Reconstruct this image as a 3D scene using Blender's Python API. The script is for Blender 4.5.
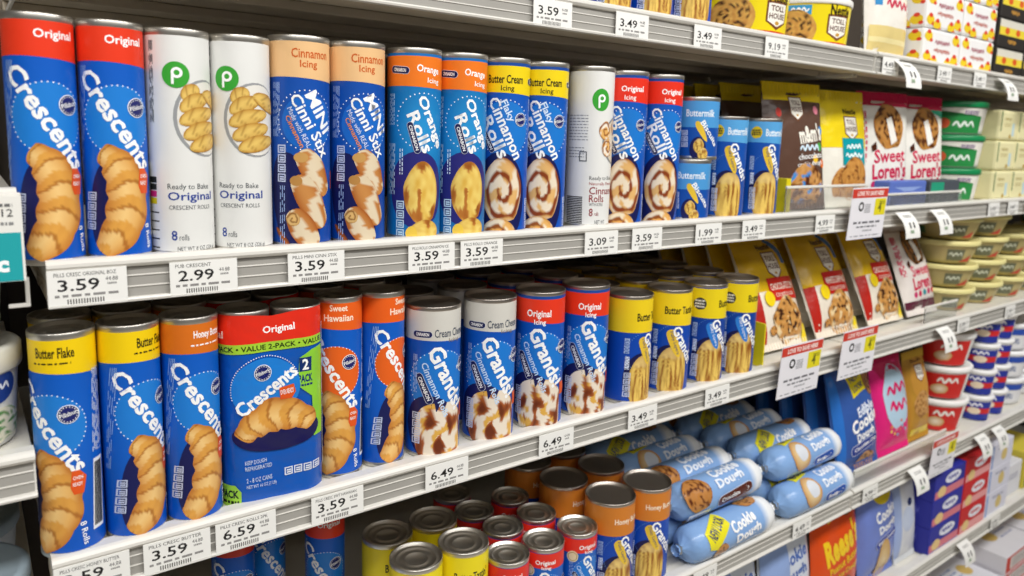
import bpy, bmesh, math, random
from mathutils import Vector, Matrix, noise
from mathutils.geometry import tessellate_polygon
random.seed(7)
for o in list(bpy.data.objects): bpy.data.objects.remove(o)
scene = bpy.context.scene
COL = scene.collection
EZ = 1.5                      # eye height above the aisle floor; the z values below are relative to the eye
PI = math.pi
# ------------------------------------------------------------------ camera
F_PX, PPX, PPY = 740.0, 512.0, 247.0
ex = Vector((1520-PPX, 165-PPY, F_PX)).normalized()
a_ = -142/F_PX
dn = Vector((a_, -(ex.x*a_+ex.z)/ex.y, 1)).normalized()
ey = dn.cross(ex)
if ey.z < 0: ey = -ey
Rm = Matrix((ex, ey, -dn)).transposed()          # world -> camera (x right, y down, z forward)
cam_d = bpy.data.cameras.new('camera'); cam = bpy.data.objects.new('camera', cam_d); COL.objects.link(cam)
right, down, fwd = Vector(Rm[0]), Vector(Rm[1]), Vector(Rm[2])
M = Matrix((right, -down, -fwd)).transposed().to_4x4()
M.translation = (0, -0.65, EZ)
cam.matrix_world = M
cam_d.sensor_width = 36; cam_d.lens = F_PX/1024*36
cam_d.shift_y = -(288-PPY)/1024
cam_d.clip_start = .02
cam_d.dof.use_dof = True; cam_d.dof.focus_distance = 0.76; cam_d.dof.aperture_fstop = 5.6
scene.camera = cam
# ------------------------------------------------------------------ light
w = bpy.data.worlds.new('store_ambient'); scene.world = w; w.use_nodes = True
bg = w.node_tree.nodes['Background']; bg.inputs[0].default_value = (1, .97, .92, 1); bg.inputs[1].default_value = .075
def area(name, loc, size, power, aim, col=(1, .985, .955)):
    l = bpy.data.lights.new(name, 'AREA'); l.shape = 'RECTANGLE'; l.size, l.size_y = size; l.energy = power; l.color = col
    o = bpy.data.objects.new(name, l); COL.objects.link(o); o.location = (loc[0], loc[1], loc[2]+EZ)
    o.rotation_euler = (Vector(aim)-Vector(loc)).to_track_quat('-Z', 'X').to_euler()
    return o
area('aisle_ceiling_light', (.6, -1.35, 1.5), (.35, 4.6), 86, (.6, -.7, 0))
area('aisle_ceiling_light', (.6, -2.8, 1.6), (.4, 4.6), 26, (.6, -1.2, 0))
scene.view_settings.view_transform = 'Standard'; scene.view_settings.look = 'None'
scene.view_settings.gamma = 1; scene.view_settings.use_curve_mapping = False
scene.view_settings.exposure = 0.02
# ------------------------------------------------------------------ materials
def lin(c):
    if isinstance(c, str):
        c = c.lstrip('#'); c = [int(c[i:i+2], 16)/255 for i in (0, 2, 4)]
    else: c = [v/255 for v in c]
    return tuple(v/12.92 if v <= .04045 else ((v+.055)/1.055)**2.4 for v in c)
def mix(a, b, f):
    f = max(0, min(1, f)); return tuple(x+(y-x)*f for x, y in zip(a, b))
def mat(name, col=None, rough=.4, metal=0, attr=False, bump=0, bscale=200, nvar=.06, nscale=30, spec=.5, trans=0, alpha=1, ior=1.45):
    m = bpy.data.materials.new(name); m.use_nodes = True; nt = m.node_tree; b = nt.nodes['Principled BSDF']
    tc = nt.nodes.new('ShaderNodeTexCoord')
    n = nt.nodes.new('ShaderNodeTexNoise'); n.inputs['Scale'].default_value = nscale; n.inputs['Detail'].default_value = 3
    nt.links.new(tc.outputs['Object'], n.inputs['Vector'])
    mr = nt.nodes.new('ShaderNodeMapRange'); mr.inputs[3].default_value = 1-nvar; mr.inputs[4].default_value = 1+nvar
    nt.links.new(n.outputs[0], mr.inputs[0])
    mx = nt.nodes.new('ShaderNodeMix'); mx.data_type = 'RGBA'; mx.blend_type = 'MULTIPLY'; mx.inputs[0].default_value = 1
    nt.links.new(mr.outputs[0], mx.inputs[7])
    if attr:
        at = nt.nodes.new('ShaderNodeAttribute'); at.attribute_name = 'Col'; nt.links.new(at.outputs[0], mx.inputs[6])
    else: mx.inputs[6].default_value = (*lin(col), 1)
    nt.links.new(mx.outputs[2], b.inputs['Base Color'])
    b.inputs['Roughness'].default_value = rough; b.inputs['Metallic'].default_value = metal
    b.inputs['Specular IOR Level'].default_value = spec; b.inputs['IOR'].default_value = ior
    b.inputs['Transmission Weight'].default_value = trans; b.inputs['Alpha'].default_value = alpha
    if bump:
        n2 = nt.nodes.new('ShaderNodeTexNoise'); n2.inputs['Scale'].default_value = bscale
        nt.links.new(tc.outputs['Object'], n2.inputs['Vector'])
        bp = nt.nodes.new('ShaderNodeBump'); bp.inputs['Strength'].default_value = bump; bp.inputs['Distance'].default_value = .002
        nt.links.new(n2.outputs[0], bp.inputs['Height']); nt.links.new(bp.outputs[0], b.inputs['Normal'])
    return m
MP = mat('printed_paper', attr=True, rough=.36, nvar=.05)
MF = mat('printed_film', attr=True, rough=.24, bump=.9, bscale=48, nvar=.06)
MC = mat('printed_card', attr=True, rough=.55, nvar=.03)
MPL = mat('printed_plastic', attr=True, rough=.32, nvar=.03)
MLID = mat('tin_lid', '#d2cec6', rough=.38, metal=1, nvar=.12, nscale=60)
MLIDF = mat('foil_lid', '#b8b0a8', rough=.38, metal=1, nvar=.12, nscale=40)
MW = mat('white_enamel', '#e4e1da', rough=.35, nvar=.04)
MRAIL = mat('rail_plastic', '#dedbd4', rough=.3, nvar=.04)
MGROOVE = mat('rail_channel', '#a3a09a', rough=.35, nvar=.05)
MDECK = mat('deck_enamel', '#dcd8cd', rough=.4, nvar=.06)
MUNDER = mat('underside_enamel', '#c2b6a2', rough=.45, nvar=.07)
MBACK = mat('back_panel', '#4b4239', rough=.6, nvar=.15)
MDARK = mat('dark_upright', '#2b2826', rough=.5)
MACR = mat('clear_acrylic', '#f4f6f5', rough=.06, trans=.92, ior=1.3, nvar=0)
MFLOOR = mat('floor_tile', '#c9c2b6', rough=.3, nvar=.08, nscale=3)
# ------------------------------------------------------------------ mesh helpers
def mesh_from(name, verts, faces, cols=None, smooth=True):
    me = bpy.data.meshes.new(name); me.from_pydata(verts, [], faces)
    if cols:
        ca = me.color_attributes.new('Col', 'FLOAT_COLOR', 'POINT')
        flat = []
        for c in cols: flat += [c[0], c[1], c[2], 1]
        ca.data.foreach_set('color', flat)
    if smooth: me.polygons.foreach_set('use_smooth', [True]*len(me.polygons))
    me.update(); return me
def lathe(name, prof, n=40, col=None, sx=1, sy=1, smooth=True):
    v, f = [], []
    for (r, z) in prof:
        if r <= 1e-6: v.append((0, 0, z))
        else: v += [(r*math.sin(2*PI*k/n)*sx, -r*math.cos(2*PI*k/n)*sy, z) for k in range(n)]
    idx = 0; rows = []
    for (r, z) in prof:
        if r <= 1e-6: rows.append([idx]*n); idx += 1
        else: rows.append(list(range(idx, idx+n))); idx += n
    for a, b in zip(rows[:-1], rows[1:]):
        for k in range(n):
            q = [a[k], a[(k+1) % n], b[(k+1) % n], b[k]]
            q = [x for i, x in enumerate(q) if x not in q[:i]]
            if len(q) > 2: f.append(q)
    return mesh_from(name, v, f, [col]*len(v) if col else None, smooth)
def boxes(name, bl, bev=0, col=None):
    bm = bmesh.new()
    for (x0, x1, y0, y1, z0, z1) in bl:
        m = Matrix.Translation(((x0+x1)/2, (y0+y1)/2, (z0+z1)/2)) @ Matrix.Diagonal((x1-x0, y1-y0, z1-z0, 1))
        bmesh.ops.create_cube(bm, size=1, matrix=m)
    if bev: bmesh.ops.bevel(bm, geom=bm.edges[:], offset=bev, segments=2, affect='EDGES', profile=.5)
    me = bpy.data.meshes.new(name); bm.to_mesh(me); bm.free()
    if col:
        ca = me.color_attributes.new('Col', 'FLOAT_COLOR', 'POINT'); ca.data.foreach_set('color', list((*col, 1))*len(me.vertices))
    return me
def extrude_x(name, prof, x0, x1, smooth=False):
    n = len(prof); v = [(x0, y, z) for y, z in prof]+[(x1, y, z) for y, z in prof]
    f = [[k, (k+1) % n, n+(k+1) % n, n+k] for k in range(n)]+[list(range(n))[::-1], list(range(n, 2*n))]
    me = mesh_from(name, v, f, None, smooth)
    bm = bmesh.new(); bm.from_mesh(me); bmesh.ops.recalc_face_normals(bm, faces=bm.faces); bm.to_mesh(me); bm.free()
    return me
def obj(name, me, m, parent=None, loc=(0, 0, 0), rot=(0, 0, 0)):
    o = bpy.data.objects.new(name, me); COL.objects.link(o)
    if m and not me.materials: me.materials.append(m)
    o.location = loc; o.rotation_euler = rot
    if parent: o.parent = parent
    return o
def thing(name, label, cat, loc, rot=(0, 0, 0), group=None):
    o = bpy.data.objects.new(name, None); COL.objects.link(o); o.empty_display_size = .02
    o.location = (loc[0], loc[1], loc[2]+EZ); o.rotation_euler = rot
    o['label'] = label; o['category'] = cat
    if group: o['group'] = group
    return o
def struct(name, me, m):
    o = obj(name, me, m, None, (0, 0, EZ)); o['kind'] = 'structure'; return o
DESIGN = {}
def place(key, name, label, cat, loc, rot=(0, 0, 0), group=None, only=None):
    t = thing(name, label, cat, loc, rot, group); made = {}
    for pn, me, m, par in DESIGN[key]:
        if only and pn not in only: continue
        made.setdefault(pn, obj(pn, me, m, made.get(par, t)))
    return t
# ------------------------------------------------------------------ printed artwork: flat print laid on the real surface
_tc = {}
def text_mesh(s, bold):
    if (s, bold) in _tc: return _tc[(s, bold)]
    c = bpy.data.curves.new('t', 'FONT'); c.body = s; c.resolution_u = 2; c.offset = bold; c.space_character = 1.0+max(0, bold-.025)*2.6
    o = bpy.data.objects.new('t', c); COL.objects.link(o)
    me = bpy.data.meshes.new_from_object(o)
    bm = bmesh.new(); bm.from_mesh(me); bmesh.ops.triangulate(bm, faces=bm.faces)
    bmesh.ops.remove_doubles(bm, verts=bm.verts, dist=1e-4)
    bm.verts.index_update()
    v = [(p.co.x, p.co.y) for p in bm.verts]; f = [[q.index for q in g.verts] for g in bm.faces]; bm.free()
    bpy.data.objects.remove(o); bpy.data.curves.remove(c); bpy.data.meshes.remove(me)
    x0, x1 = min(p[0] for p in v), max(p[0] for p in v); y0, y1 = min(p[1] for p in v), max(p[1] for p in v)
    v = [((x-x0)/(x1-x0), (y-y0)/(y1-y0)) for x, y in v]
    _tc[(s, bold)] = (v, f); return v, f
class CylRef:      # photo measurements of a can (silhouette at top and bottom) -> label coordinates in metres
    def __init__(s, r, H, tl, tr, yt, bl, br, yb): s.a = (r, H, tl, tr, yt, bl, br, yb); s.m = H/(yb-yt)
    def st(s, x, y):
        r, H, tl, tr, yt, bl, br, yb = s.a
        v = (yb-y)/(yb-yt); L = bl+(tl-bl)*v; R = br+(tr-br)*v; u = (2*(x-L)/(R-L)-1)*.94
        e = .93
        if abs(u) > e: sg = 1 if u > 0 else -1; ang = sg*(math.asin(e)+(abs(u)-e)*1.6)
        else: ang = math.asin(u)
        return r*ang, v*H
class FlatRef:     # x 0..100 across, y downwards in the same unit
    def __init__(s, w, h): s.w, s.h, s.m = w, h, w/100
    def st(s, x, y): return (x/100-.5)*s.w, s.h-y*s.w/100
class PartList(list):
    def items(s): return list(s)
class Art:
    def __init__(s, ref): s.ref = ref; s.parts = {}; s.k = 1
    def _add(s, part, v, f, c, cut):
        s.parts.setdefault(part, []).append((v, f, c, cut, s.k)); s.k += 1
    def polyst(s, part, pts, col):
        tri = tessellate_polygon([[Vector((x, y, 0)) for x, y in pts]])
        s._add(part, pts, [list(t) for t in tri], lin(col), True)
    def poly(s, part, pts, col): s.polyst(part, [s.ref.st(*p) for p in pts], col)
    def rect(s, part, x0, y0, x1, y1, col): s.poly(part, [(x0, y0), (x1, y0), (x1, y1), (x0, y1)], col)
    def ell(s, part, x, y, rx, ry, col, n=26, rot=0):
        cx, cy = s.ref.st(x, y); m = s.ref.m; c, q = math.cos(rot), math.sin(rot)
        s.polyst(part, [(cx+(rx*math.cos(t)*c-ry*math.sin(t)*q)*m, cy+(rx*math.cos(t)*q+ry*math.sin(t)*c)*m) for t in [2*PI*k/n for k in range(n)]], col)
    def ring(s, part, x, y, r, wd, col, n=28):
        cx, cy = s.ref.st(x, y); m = s.ref.m; v = []; f = []
        for k in range(n):
            t = 2*PI*k/n
            v += [(cx+(r-wd)*m*math.cos(t), cy+(r-wd)*m*math.sin(t)), (cx+r*m*math.cos(t), cy+r*m*math.sin(t))]
            j = (k+1) % n; f += [[2*k, 2*k+1, 2*j+1], [2*k, 2*j+1, 2*j]]
        s._add(part, v, f, lin(col), True)
    def dots(s, part, x, y, r, n, col, size=.7, a0=0, a1=360):
        cx, cy = s.ref.st(x, y); m = s.ref.m; v = []; f = []
        for k in range(n):
            t = math.radians(a0+(a1-a0)*k/n); px, py = cx+r*m*math.cos(t), cy+r*m*math.sin(t); b = len(v)
            v += [(px+size*m*math.cos(q), py+size*m*math.sin(q)) for q in [PI/3*i for i in range(6)]]
            f += [[b, b+i, b+i+1] for i in range(1, 5)]
        s._add(part, v, f, lin(col), False)
    def band(s, part, r, H, f0, f1, col, n=40):
        pts = [(-PI*r+2*PI*r*k/n, f0(-PI+2*PI*k/n)*H) for k in range(n+1)]
        top = [(-PI*r+2*PI*r*k/n, f1(-PI+2*PI*k/n)*H) for k in range(n, -1, -1)]
        v = pts+top[::-1]; f = []
        for k in range(n): f += [[k, k+1, n+1+k+1], [k, n+1+k+1, n+1+k]]
        s._add(part, v, f, lin(col), False)
    def text(s, txt, p0, p1, h, col, bold=.02, part='lettering', shear=0, fat=0):
        a, b = Vector(s.ref.st(*p0)), Vector(s.ref.st(*p1)); d = b-a; L = d.length; d.normalize(); nn = Vector((-d.y, d.x))
        v, f = text_mesh(txt, bold); hh = h*s.ref.m
        if fat:                      # heavy display lettering
            n = len(v); q = fat; v0, f0 = v, f; v, f = [], []; ax = hh/max(L, 1e-6)
            for i, (dx, dy) in enumerate([(0, 0), (q, 0), (-q, 0), (0, q), (0, -q), (q*.7, q*.7), (-q*.7, q*.7), (q*.7, -q*.7), (-q*.7, -q*.7)]):
                v += [(x+dx*ax, y+dy) for x, y in v0]; f += [[k+i*n for k in t] for t in f0]
        s._add(part, [tuple(a+d*(x*L+shear*(y-.5)*hh)+nn*((y-.5)*hh)) for x, y in v], f, lin(col), True)
    def blob(s, part, x, y, rx, ry, colf, n=9, m=28, wob=.05, sq=1, seed=0, rot=0):
        cx, cy = s.ref.st(x, y); M_ = s.ref.m; v = [(cx, cy)]; c = [colf(0, 0, 0, 0)]; f = []; cr, sr = math.cos(rot), math.sin(rot)
        for i in range(1, n+1):
            for k in range(m):
                t = 2*PI*k/m; wv = 1+wob*noise.noise(Vector((math.cos(t)*1.7+seed, math.sin(t)*1.7, seed*.37)))*2
                ct, st_ = math.cos(t), math.sin(t)
                ux = math.copysign(abs(ct)**sq, ct)*i/n*wv; uy = math.copysign(abs(st_)**sq, st_)*i/n*wv
                v.append((cx+(rx*ux*cr-ry*uy*sr)*M_, cy+(rx*ux*sr+ry*uy*cr)*M_)); c.append(colf(i/n, t, ux, uy))
        for k in range(m): f.append([0, 1+k, 1+(k+1) % m])
        for i in range(n-1):
            for k in range(m):
                a, b = 1+i*m+k, 1+i*m+(k+1) % m; f += [[a, a+m, b+m], [a, b+m, b]]
        s._add(part, v, f, c, False)
    def strip(s, part, pts, colf, n=26, m=8, seg=0):   # pts: (x, y, half width)
        P = [Vector((*s.ref.st(x, y), hw*s.ref.m)) for x, y, hw in pts]; C = []
        for i in range(n+1):
            u = i/n*(len(P)-1); k = min(int(u), len(P)-2); q = u-k
            p0, p1, p2, p3 = P[max(k-1, 0)], P[k], P[k+1], P[min(k+2, len(P)-1)]
            C.append(.5*((2*p1)+(p2-p0)*q+(2*p0-5*p1+4*p2-p3)*q*q+(3*p1-p0-3*p2+p3)*q**3))
        v, c, f = [], [], []
        for i, p in enumerate(C):
            d = (C[min(i+1, n)]-C[max(i-1, 0)]).to_2d(); d.normalize(); nn = Vector((-d.y, d.x)); e = 1
            if i < 3: e = (.25, .7, .92)[i]
            if i > n-3: e = (.25, .7, .92)[n-i]
            if seg: e *= .9+.14*abs(math.sin(PI*(i/n*seg+.1)))
            for j in range(m+1):
                w_ = 2*j/m-1; v.append(tuple(p.to_2d()+nn*p.z*w_*e)); c.append(colf(i/n, w_))
        for i in range(n):
            for j in range(m):
                a = i*(m+1)+j; f += [[a, a+1, a+m+2], [a, a+m+2, a+m+1]]
        s._add(part, v, f, c, False)
    def lines(s, part, x0, y0, x1, y1, n, col, vert=False, th=.45, gaps=True):   # rows of unreadable fine print
        rnd = random.Random(int(x0*7+y0)); v, f = [], []; m = s.ref.m
        for k in range(n):
            q = (k+.5)/n; pos = 0
            while pos < 1:
                ln = rnd.uniform(.06, .2) if gaps else 1; e = min(1, pos+ln)
                if vert: a, b = (x0+(x1-x0)*q, y0+(y1-y0)*pos), (x0+(x1-x0)*q, y0+(y1-y0)*e)
                else: a, b = (x0+(x1-x0)*pos, y0+(y1-y0)*q), (x0+(x1-x0)*e, y0+(y1-y0)*q)
                A_, B_ = Vector(s.ref.st(*a)), Vector(s.ref.st(*b)); d = B_-A_
                if d.length > 1e-6:
                    d.normalize(); nn = Vector((-d.y, d.x))*th*.5*m*1.4; i = len(v)
                    v += [tuple(A_-nn), tuple(B_-nn), tuple(B_+nn), tuple(A_+nn)]; f += [[i, i+1, i+2], [i, i+2, i+3]]
                pos = e+.05
        s._add(part, v, f, lin(col), True)
    def frame(s, part, x0, y0, x1, y1, th, col):
        v, f = [], []
        for (a, b, c_, d) in ((x0, y0, x1, y0+th), (x0, y1-th, x1, y1), (x0, y0, x0+th, y1), (x1-th, y0, x1, y1)):
            i = len(v); v += [s.ref.st(a, b), s.ref.st(c_, b), s.ref.st(c_, d), s.ref.st(a, d)]; f += [[i, i+1, i+2], [i, i+2, i+3]]
        s._add(part, v, f, lin(col), True)
    def icons(s, part, x, y, n, sz, col, vert=True, dark='#10164a'):
        for k in range(n):
            xx, yy = (x, y+k*sz*1.18) if vert else (x+k*sz*1.18, y)
            s.frame(part, xx, yy, xx+sz, yy+sz, sz*.14, col); s.lines(part, xx+sz*.25, yy+sz*.25, xx+sz*.8, yy+sz*.8, 2, col, th=sz*.13, gaps=False)
    def scrawl(s, part, x0, x1, y, h, col, seed=1):    # wordmark too blurred to read
        rn = random.Random(seed); n = max(6, int((x1-x0)/h*2.2)); pts = []
        for i in range(n+1): pts.append((x0+(x1-x0)*i/n, y+(-1)**i*h*rn.uniform(.15, .42), h*rn.uniform(.12, .2)))
        s.strip(part, pts, lambda u, w_: lin(col), n*4, 2)
    def logo(s, x, y, r, txt='Pillsbury'):
        s.ell('logo', x, y, r, r, '#ffffff'); s.ell('logo', x, y, r*.92, r*.92, '#1b2268'); s.dots('logo', x, y, r*.78, 18, '#ffffff', r*.06)
        s.text(txt, (x-r*.78, y+r*.25), (x+r*.78, y-r*.25), r*.62, '#ffffff', .01, 'logo')
    def pill(s, p0, p1, h, txt, part='logo', bgc='#141b52', fg='#ffffff'):
        a, b = Vector(s.ref.st(*p0)), Vector(s.ref.st(*p1)); d = b-a; L = d.length; d.normalize(); nn = Vector((-d.y, d.x)); q = h*s.ref.m/2
        def cap(e): return [tuple(a+d*(-0)+nn*q*e*math.cos(t)-d*q*e*math.sin(t)) for t in [PI*k/8 for k in range(9)]]+[tuple(b-nn*q*e*math.cos(t)+d*q*e*math.sin(t)) for t in [PI*k/8 for k in range(9)]]
        s.polyst(part, cap(1.12), '#dfe3ee'); s.polyst(part, cap(1), bgc); s.text(txt, p0, p1, h*.55, fg, .02, part)
    def build(s, mapf, cs=0, ct=0, gap=.0001):
        out = {}
        every = sorted([it for its in s.parts.values() for it in its], key=lambda z: z[4]); lay = {}; bb = []
        for it in every:             # a layer number counts only the print really lying underneath
            q = it[0]; b = (min(p[0] for p in q), max(p[0] for p in q), min(p[1] for p in q), max(p[1] for p in q))
            lay[it[4]] = 1+max([l for (o, l) in bb if o[0] < b[1] and b[0] < o[1] and o[2] < b[3] and b[2] < o[3]], default=0); bb.append((b, lay[it[4]]))
        groups = []
        for part, items in s.parts.items():
            boxes_ = []
            for it in items:
                q = [Vector(mapf(x, y, 0)) for x, y in it[0]]
                boxes_.append([[min(p[a] for p in q) for a in range(3)], [max(p[a] for p in q) for a in range(3)], [it]])
            done = False
            while not done:          # print that lies far apart becomes parts of its own
                done = True
                for i in range(len(boxes_)):
                    for j in range(i+1, len(boxes_)):
                        A_, B_ = boxes_[i], boxes_[j]
                        g = math.sqrt(sum(max(0, A_[0][a]-B_[1][a], B_[0][a]-A_[1][a])**2 for a in range(3)))
                        if g < .007:
                            A_[0] = [min(x, y) for x, y in zip(A_[0], B_[0])]; A_[1] = [max(x, y) for x, y in zip(A_[1], B_[1])]; A_[2] += B_[2]
                            del boxes_[j]; done = False; break
                    if not done: break
            groups += [(part, b[2]) for b in boxes_]
        out = PartList()
        for part, items in groups:
            V, Fc, Cc = [], [], []
            for v, f, c, cut, k in sorted(items, key=lambda z: z[4]):
                if cut and (cs or ct):
                    bm = bmesh.new(); bv = [bm.verts.new((x, y, 0)) for x, y in v]
                    for t in f:
                        try: bm.faces.new([bv[i] for i in t])
                        except ValueError: pass
                    for ax, st_ in ((0, cs), (1, ct)):
                        if not st_: continue
                        lo, hi = min(p[ax] for p in v), max(p[ax] for p in v)
                        q = math.ceil(lo/st_+1e-6)
                        while q*st_ < hi-1e-7:
                            co = [0, 0, 0]; co[ax] = q*st_; no = [0, 0, 0]; no[ax] = 1
                            bmesh.ops.bisect_plane(bm, geom=bm.verts[:]+bm.edges[:]+bm.faces[:], plane_co=co, plane_no=no, dist=1e-7); q += 1
                    bm.verts.index_update()
                    v = [(p.co.x, p.co.y) for p in bm.verts]; f = [[q.index for q in g.verts] for g in bm.faces]; bm.free()
                b = len(V); V += [mapf(x, y, gap*lay[k]) for x, y in v]; Fc += [[i+b for i in t] for t in f]
                Cc += c if isinstance(c, list) else [c]*len(v)
            # face outwards
            out.append((part, mesh_from(part, V, Fc, Cc)))
        return out
def cylmap(r): return lambda s, t, off: ((r+off)*math.sin(s/r), -(r+off)*math.cos(s/r), max(.0012, t))
# ---- printed food pictures
def nz(x, y, z=0): return noise.noise(Vector((x, y, z)))
def croissant_col(u, w_):
    q = (u*5.2-abs(w_)*.35-.1) % 1; c = mix(lin('#e2a44a'), lin('#b4662a'), abs(w_)**2*.75+.25*nz(u*9, w_*3))
    if q < .13: c = mix(c, lin('#8e4814'), .6)
    elif q < .6: c = mix(c, lin('#f8d490'), .75*(1-abs(w_+.15)))
    return c
def iced_col(seed, brown='#a85a22', ice='#e3d2b4', thr=.08):
    def f(u, w_):
        n = nz(u*4+seed, w_*1.6, seed)
        c = mix(lin('#c98a4a'), lin(brown), abs(w_)**2)
        return mix(lin(ice), lin('#dcc6a2'), abs(w_)*.5) if n+.25-abs(w_)*.3 > thr else c
    return f
def swirl_col(seed, base='#d99a4a', brown='#8a4418', ice='#f4e9da', turns=2.6, icing=.12, thr=0):
    def f(rr, t, ux, uy):
        sp = (rr*turns-t/(2*PI)+seed*.13) % 1
        c = mix(lin(base), lin('#f0c47c'), .5*math.sin(sp*PI))
        if sp < .3 and rr > .12: c = lin(brown)
        if nz(ux*2.2+seed, uy*2.2, seed*.7) > -icing+.2 and sp > .3: c = lin(ice)
        return mix(c, lin('#9c5c22'), max(0, rr-.86)*3)
    return f
def glazed_col(seed, ice='#efd272', brown='#96521c'):
    def f(rr, t, ux, uy):
        n = nz(ux*1.9+seed, uy*1.5, seed*.9); n2 = nz(ux*3+seed, uy*3, 4)
        c = mix(lin(ice), lin('#dcae48'), .4+n2)
        if n > .16: c = mix(lin('#c07a34'), lin(brown), (n-.16)*5)
        return mix(c, lin('#b87c2c'), max(0, rr-.85)*3)
    return f
def yellow_roll_col(u, w_):
    q = (u*3.2-abs(w_)*.5) % 1; c = mix(lin('#e6c268'), lin('#b47c28'), abs(w_)**2*.9+.3*nz(u*6, w_*2))
    return mix(c, lin('#8a5a18'), .5) if q < .14 else c
def biscuit_col(seed=0, lo='#94551a', hi='#f0cb66'):
    def f(rr, t, ux, uy):
        n = nz(ux*7+seed, uy*1.1, seed); c = mix(lin(hi), lin(lo), .35+n*2.2)
        if uy > .6: c = mix(c, lin('#f0d48e'), .5)
        return mix(c, lin('#9a6424'), max(0, rr-.85)*2.5)
    return f
def cookie_col(seed=0, base='#d8a25c', chip='#3a1c10', extra=None, dens=.22):
    def f(rr, t, ux, uy):
        n = nz(ux*5.2+seed, uy*5.2, seed*1.3); c = mix(lin(base), lin('#b87a38'), .5+nz(ux*6, uy*6, seed)*.8)
        if n > dens: c = lin(chip)
        if extra and nz(ux*3.1+9, uy*3.1, seed) > .3: c = lin(extra)
        return c
    return f
def roll_pic_col(seed):
    def f(rr, t, ux, uy):
        n = nz(ux*3.4+seed, uy*2.0, seed); n2 = nz(ux*3+5, uy*3, seed+3)
        c = lin('#efe2cf')
        if n > .06: c = mix(lin('#b3602a'), lin('#6e2f14'), (n-.06)*3)
        elif n2 > .22: c = lin('#e2ae4e')
        return c
    return f
# ------------------------------------------------------------------ cardboard dough cans
NS = 40
def can_design(key, r, H, base, art=None, lid='ring', glow=None):
    v, c, f = [], [], []; rows = 14
    for i in range(rows+1):
        t = .003+(H-.006)*i/rows
        for k in range(NS):
            th = 2*PI*k/NS; v.append((r*math.sin(th), -r*math.cos(th), t))
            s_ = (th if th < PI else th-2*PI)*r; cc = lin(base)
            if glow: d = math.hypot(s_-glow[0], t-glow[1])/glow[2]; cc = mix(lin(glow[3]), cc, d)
            c.append(cc)
    for i in range(rows):
        for k in range(NS):
            a, b = i*NS+k, i*NS+(k+1) % NS; f.append([a, b, b+NS, a+NS])
    parts = [('tube', mesh_from('tube', v, f, c), MP, None)]
    if lid == 'ring':
        pr = [(r, H-.005), (r+.0004, H-.003), (r+.0004, H), (r, H+.001), (r-.0009, H+.0006), (r-.0014, H-.003), (r*.83, H-.0032), (r*.8, H-.002), (r*.74, H-.002), (r*.71, H-.0034), (r*.5, H-.0034), (r*.47, H-.0026), (r*.42, H-.0026), (r*.39, H-.0036), (0, H-.0036)]
        lm = MLID
    else:
        pr = [(r, H-.004), (r+.0004, H-.003), (r+.0004, H), (r, H+.0009), (r-.0009, H+.0005), (r-.0013, H-.003), (r*.8, H-.0032), (0, H-.0032)]
        lm = MLIDF
    parts.append(('lid', lathe('lid', pr), lm, None))
    parts.append(('base_rim', lathe('base_rim', [(r, .0045), (r+.0004, .003), (r+.0004, .0004), (r+.0002, 0), (r-.0015, .0002), (r-.002, .002), (0, .002)]), MLID, None))
    if art:
        for pn, me in art.build(cylmap(r), 2*PI*r/NS).items(): parts.append((pn, me, MP, None))
    DESIGN[key] = parts
BLUE = '#0455bd'; NAVY = '#151a55'; LBLUE = '#1b78d0'
def wave(a, b): return lambda th: a+b*math.sin(th*1.0+2.2)
# --- crescents, 8 oz
RC, HC = .0234, .185
def crescent_can(key, band, lines, tcol, disc=None):
    R = CylRef(RC, HC, 2, 77, 18, 21, 88, 259); A = Art(R)
    A.ell('picture', 50, 115, 35, 35, disc or '#1f7ed6', 30)
    A.dots('picture', 50, 115, 34.5, 44, '#ffffff', .75)
    A.ell('picture', 40, 203, 20, 50, NAVY, 30, -.1)
    A.strip('picture', [(29, 147, 9), (47, 158, 16), (62, 187, 21), (57, 222, 20), (33, 250, 11)], croissant_col, 60, 14, 5.2)
    A.band('top_band', RC, HC, wave(.825, .012), lambda th: .978, band)
    if len(lines) == 1: A.text(lines[0], (33, 37), (74, 37), 11, tcol, .02)
    else:
        A.text(lines[0], (36, 30), (64, 30), 8.5, tcol, .02); A.text(lines[1], (27, 43), (72, 43), 9, tcol, .02)
    if lines[0].startswith(('Butter', 'Honey')): A.lines('lettering', 30, 47, 72, 49, 1, tcol, th=1.2)
    A.text('Crescents', (12, 68), (81, 163), 18, '#ffffff', .008, fat=.032, part='title_lettering')
    A.logo(70, 102, 10)
    A.poly('picture', [(73, 164), (79, 164), (83, 172), (82, 190), (75, 190), (72, 182)], '#e2571c')
    A.text('OVEN', (74, 172), (81, 172), 4, '#ffffff', .01); A.text('READY', (74, 179), (81, 179), 4, '#ffffff', .01)
    A.text('8 Rolls', (82, 222), (85, 248), 6, '#ffffff', .01)
    A.icons('lettering', 18, 188, 4, 8.5, '#c8d2ee')
    A.lines('lettering', 7, 62, 13, 176, 4, '#8fb2e6', True, .6)
    A.lines('lettering', 88, 60, 99, 150, 7, '#dfe6f5', True, .7); A.rect('lettering', 89, 158, 100, 236, '#f4f4f4'); A.lines('lettering', 90, 162, 99, 232, 12, '#1a1a1a', True, .5, False)
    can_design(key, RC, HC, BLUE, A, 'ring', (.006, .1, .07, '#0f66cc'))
crescent_can('cres_orig', '#e83a1c', ['Original'], '#ffffff')
crescent_can('cres_butter', '#f4cf0c', ['Butter Flake'], '#1a1408')
crescent_can('cres_honey', '#d9701c', ['Honey Butter'], '#ffffff')
crescent_can('cres_hawaii', '#e8601a', ['Sweet', 'Hawaiian'], '#ffe9d2', '#e8631c')
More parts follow.
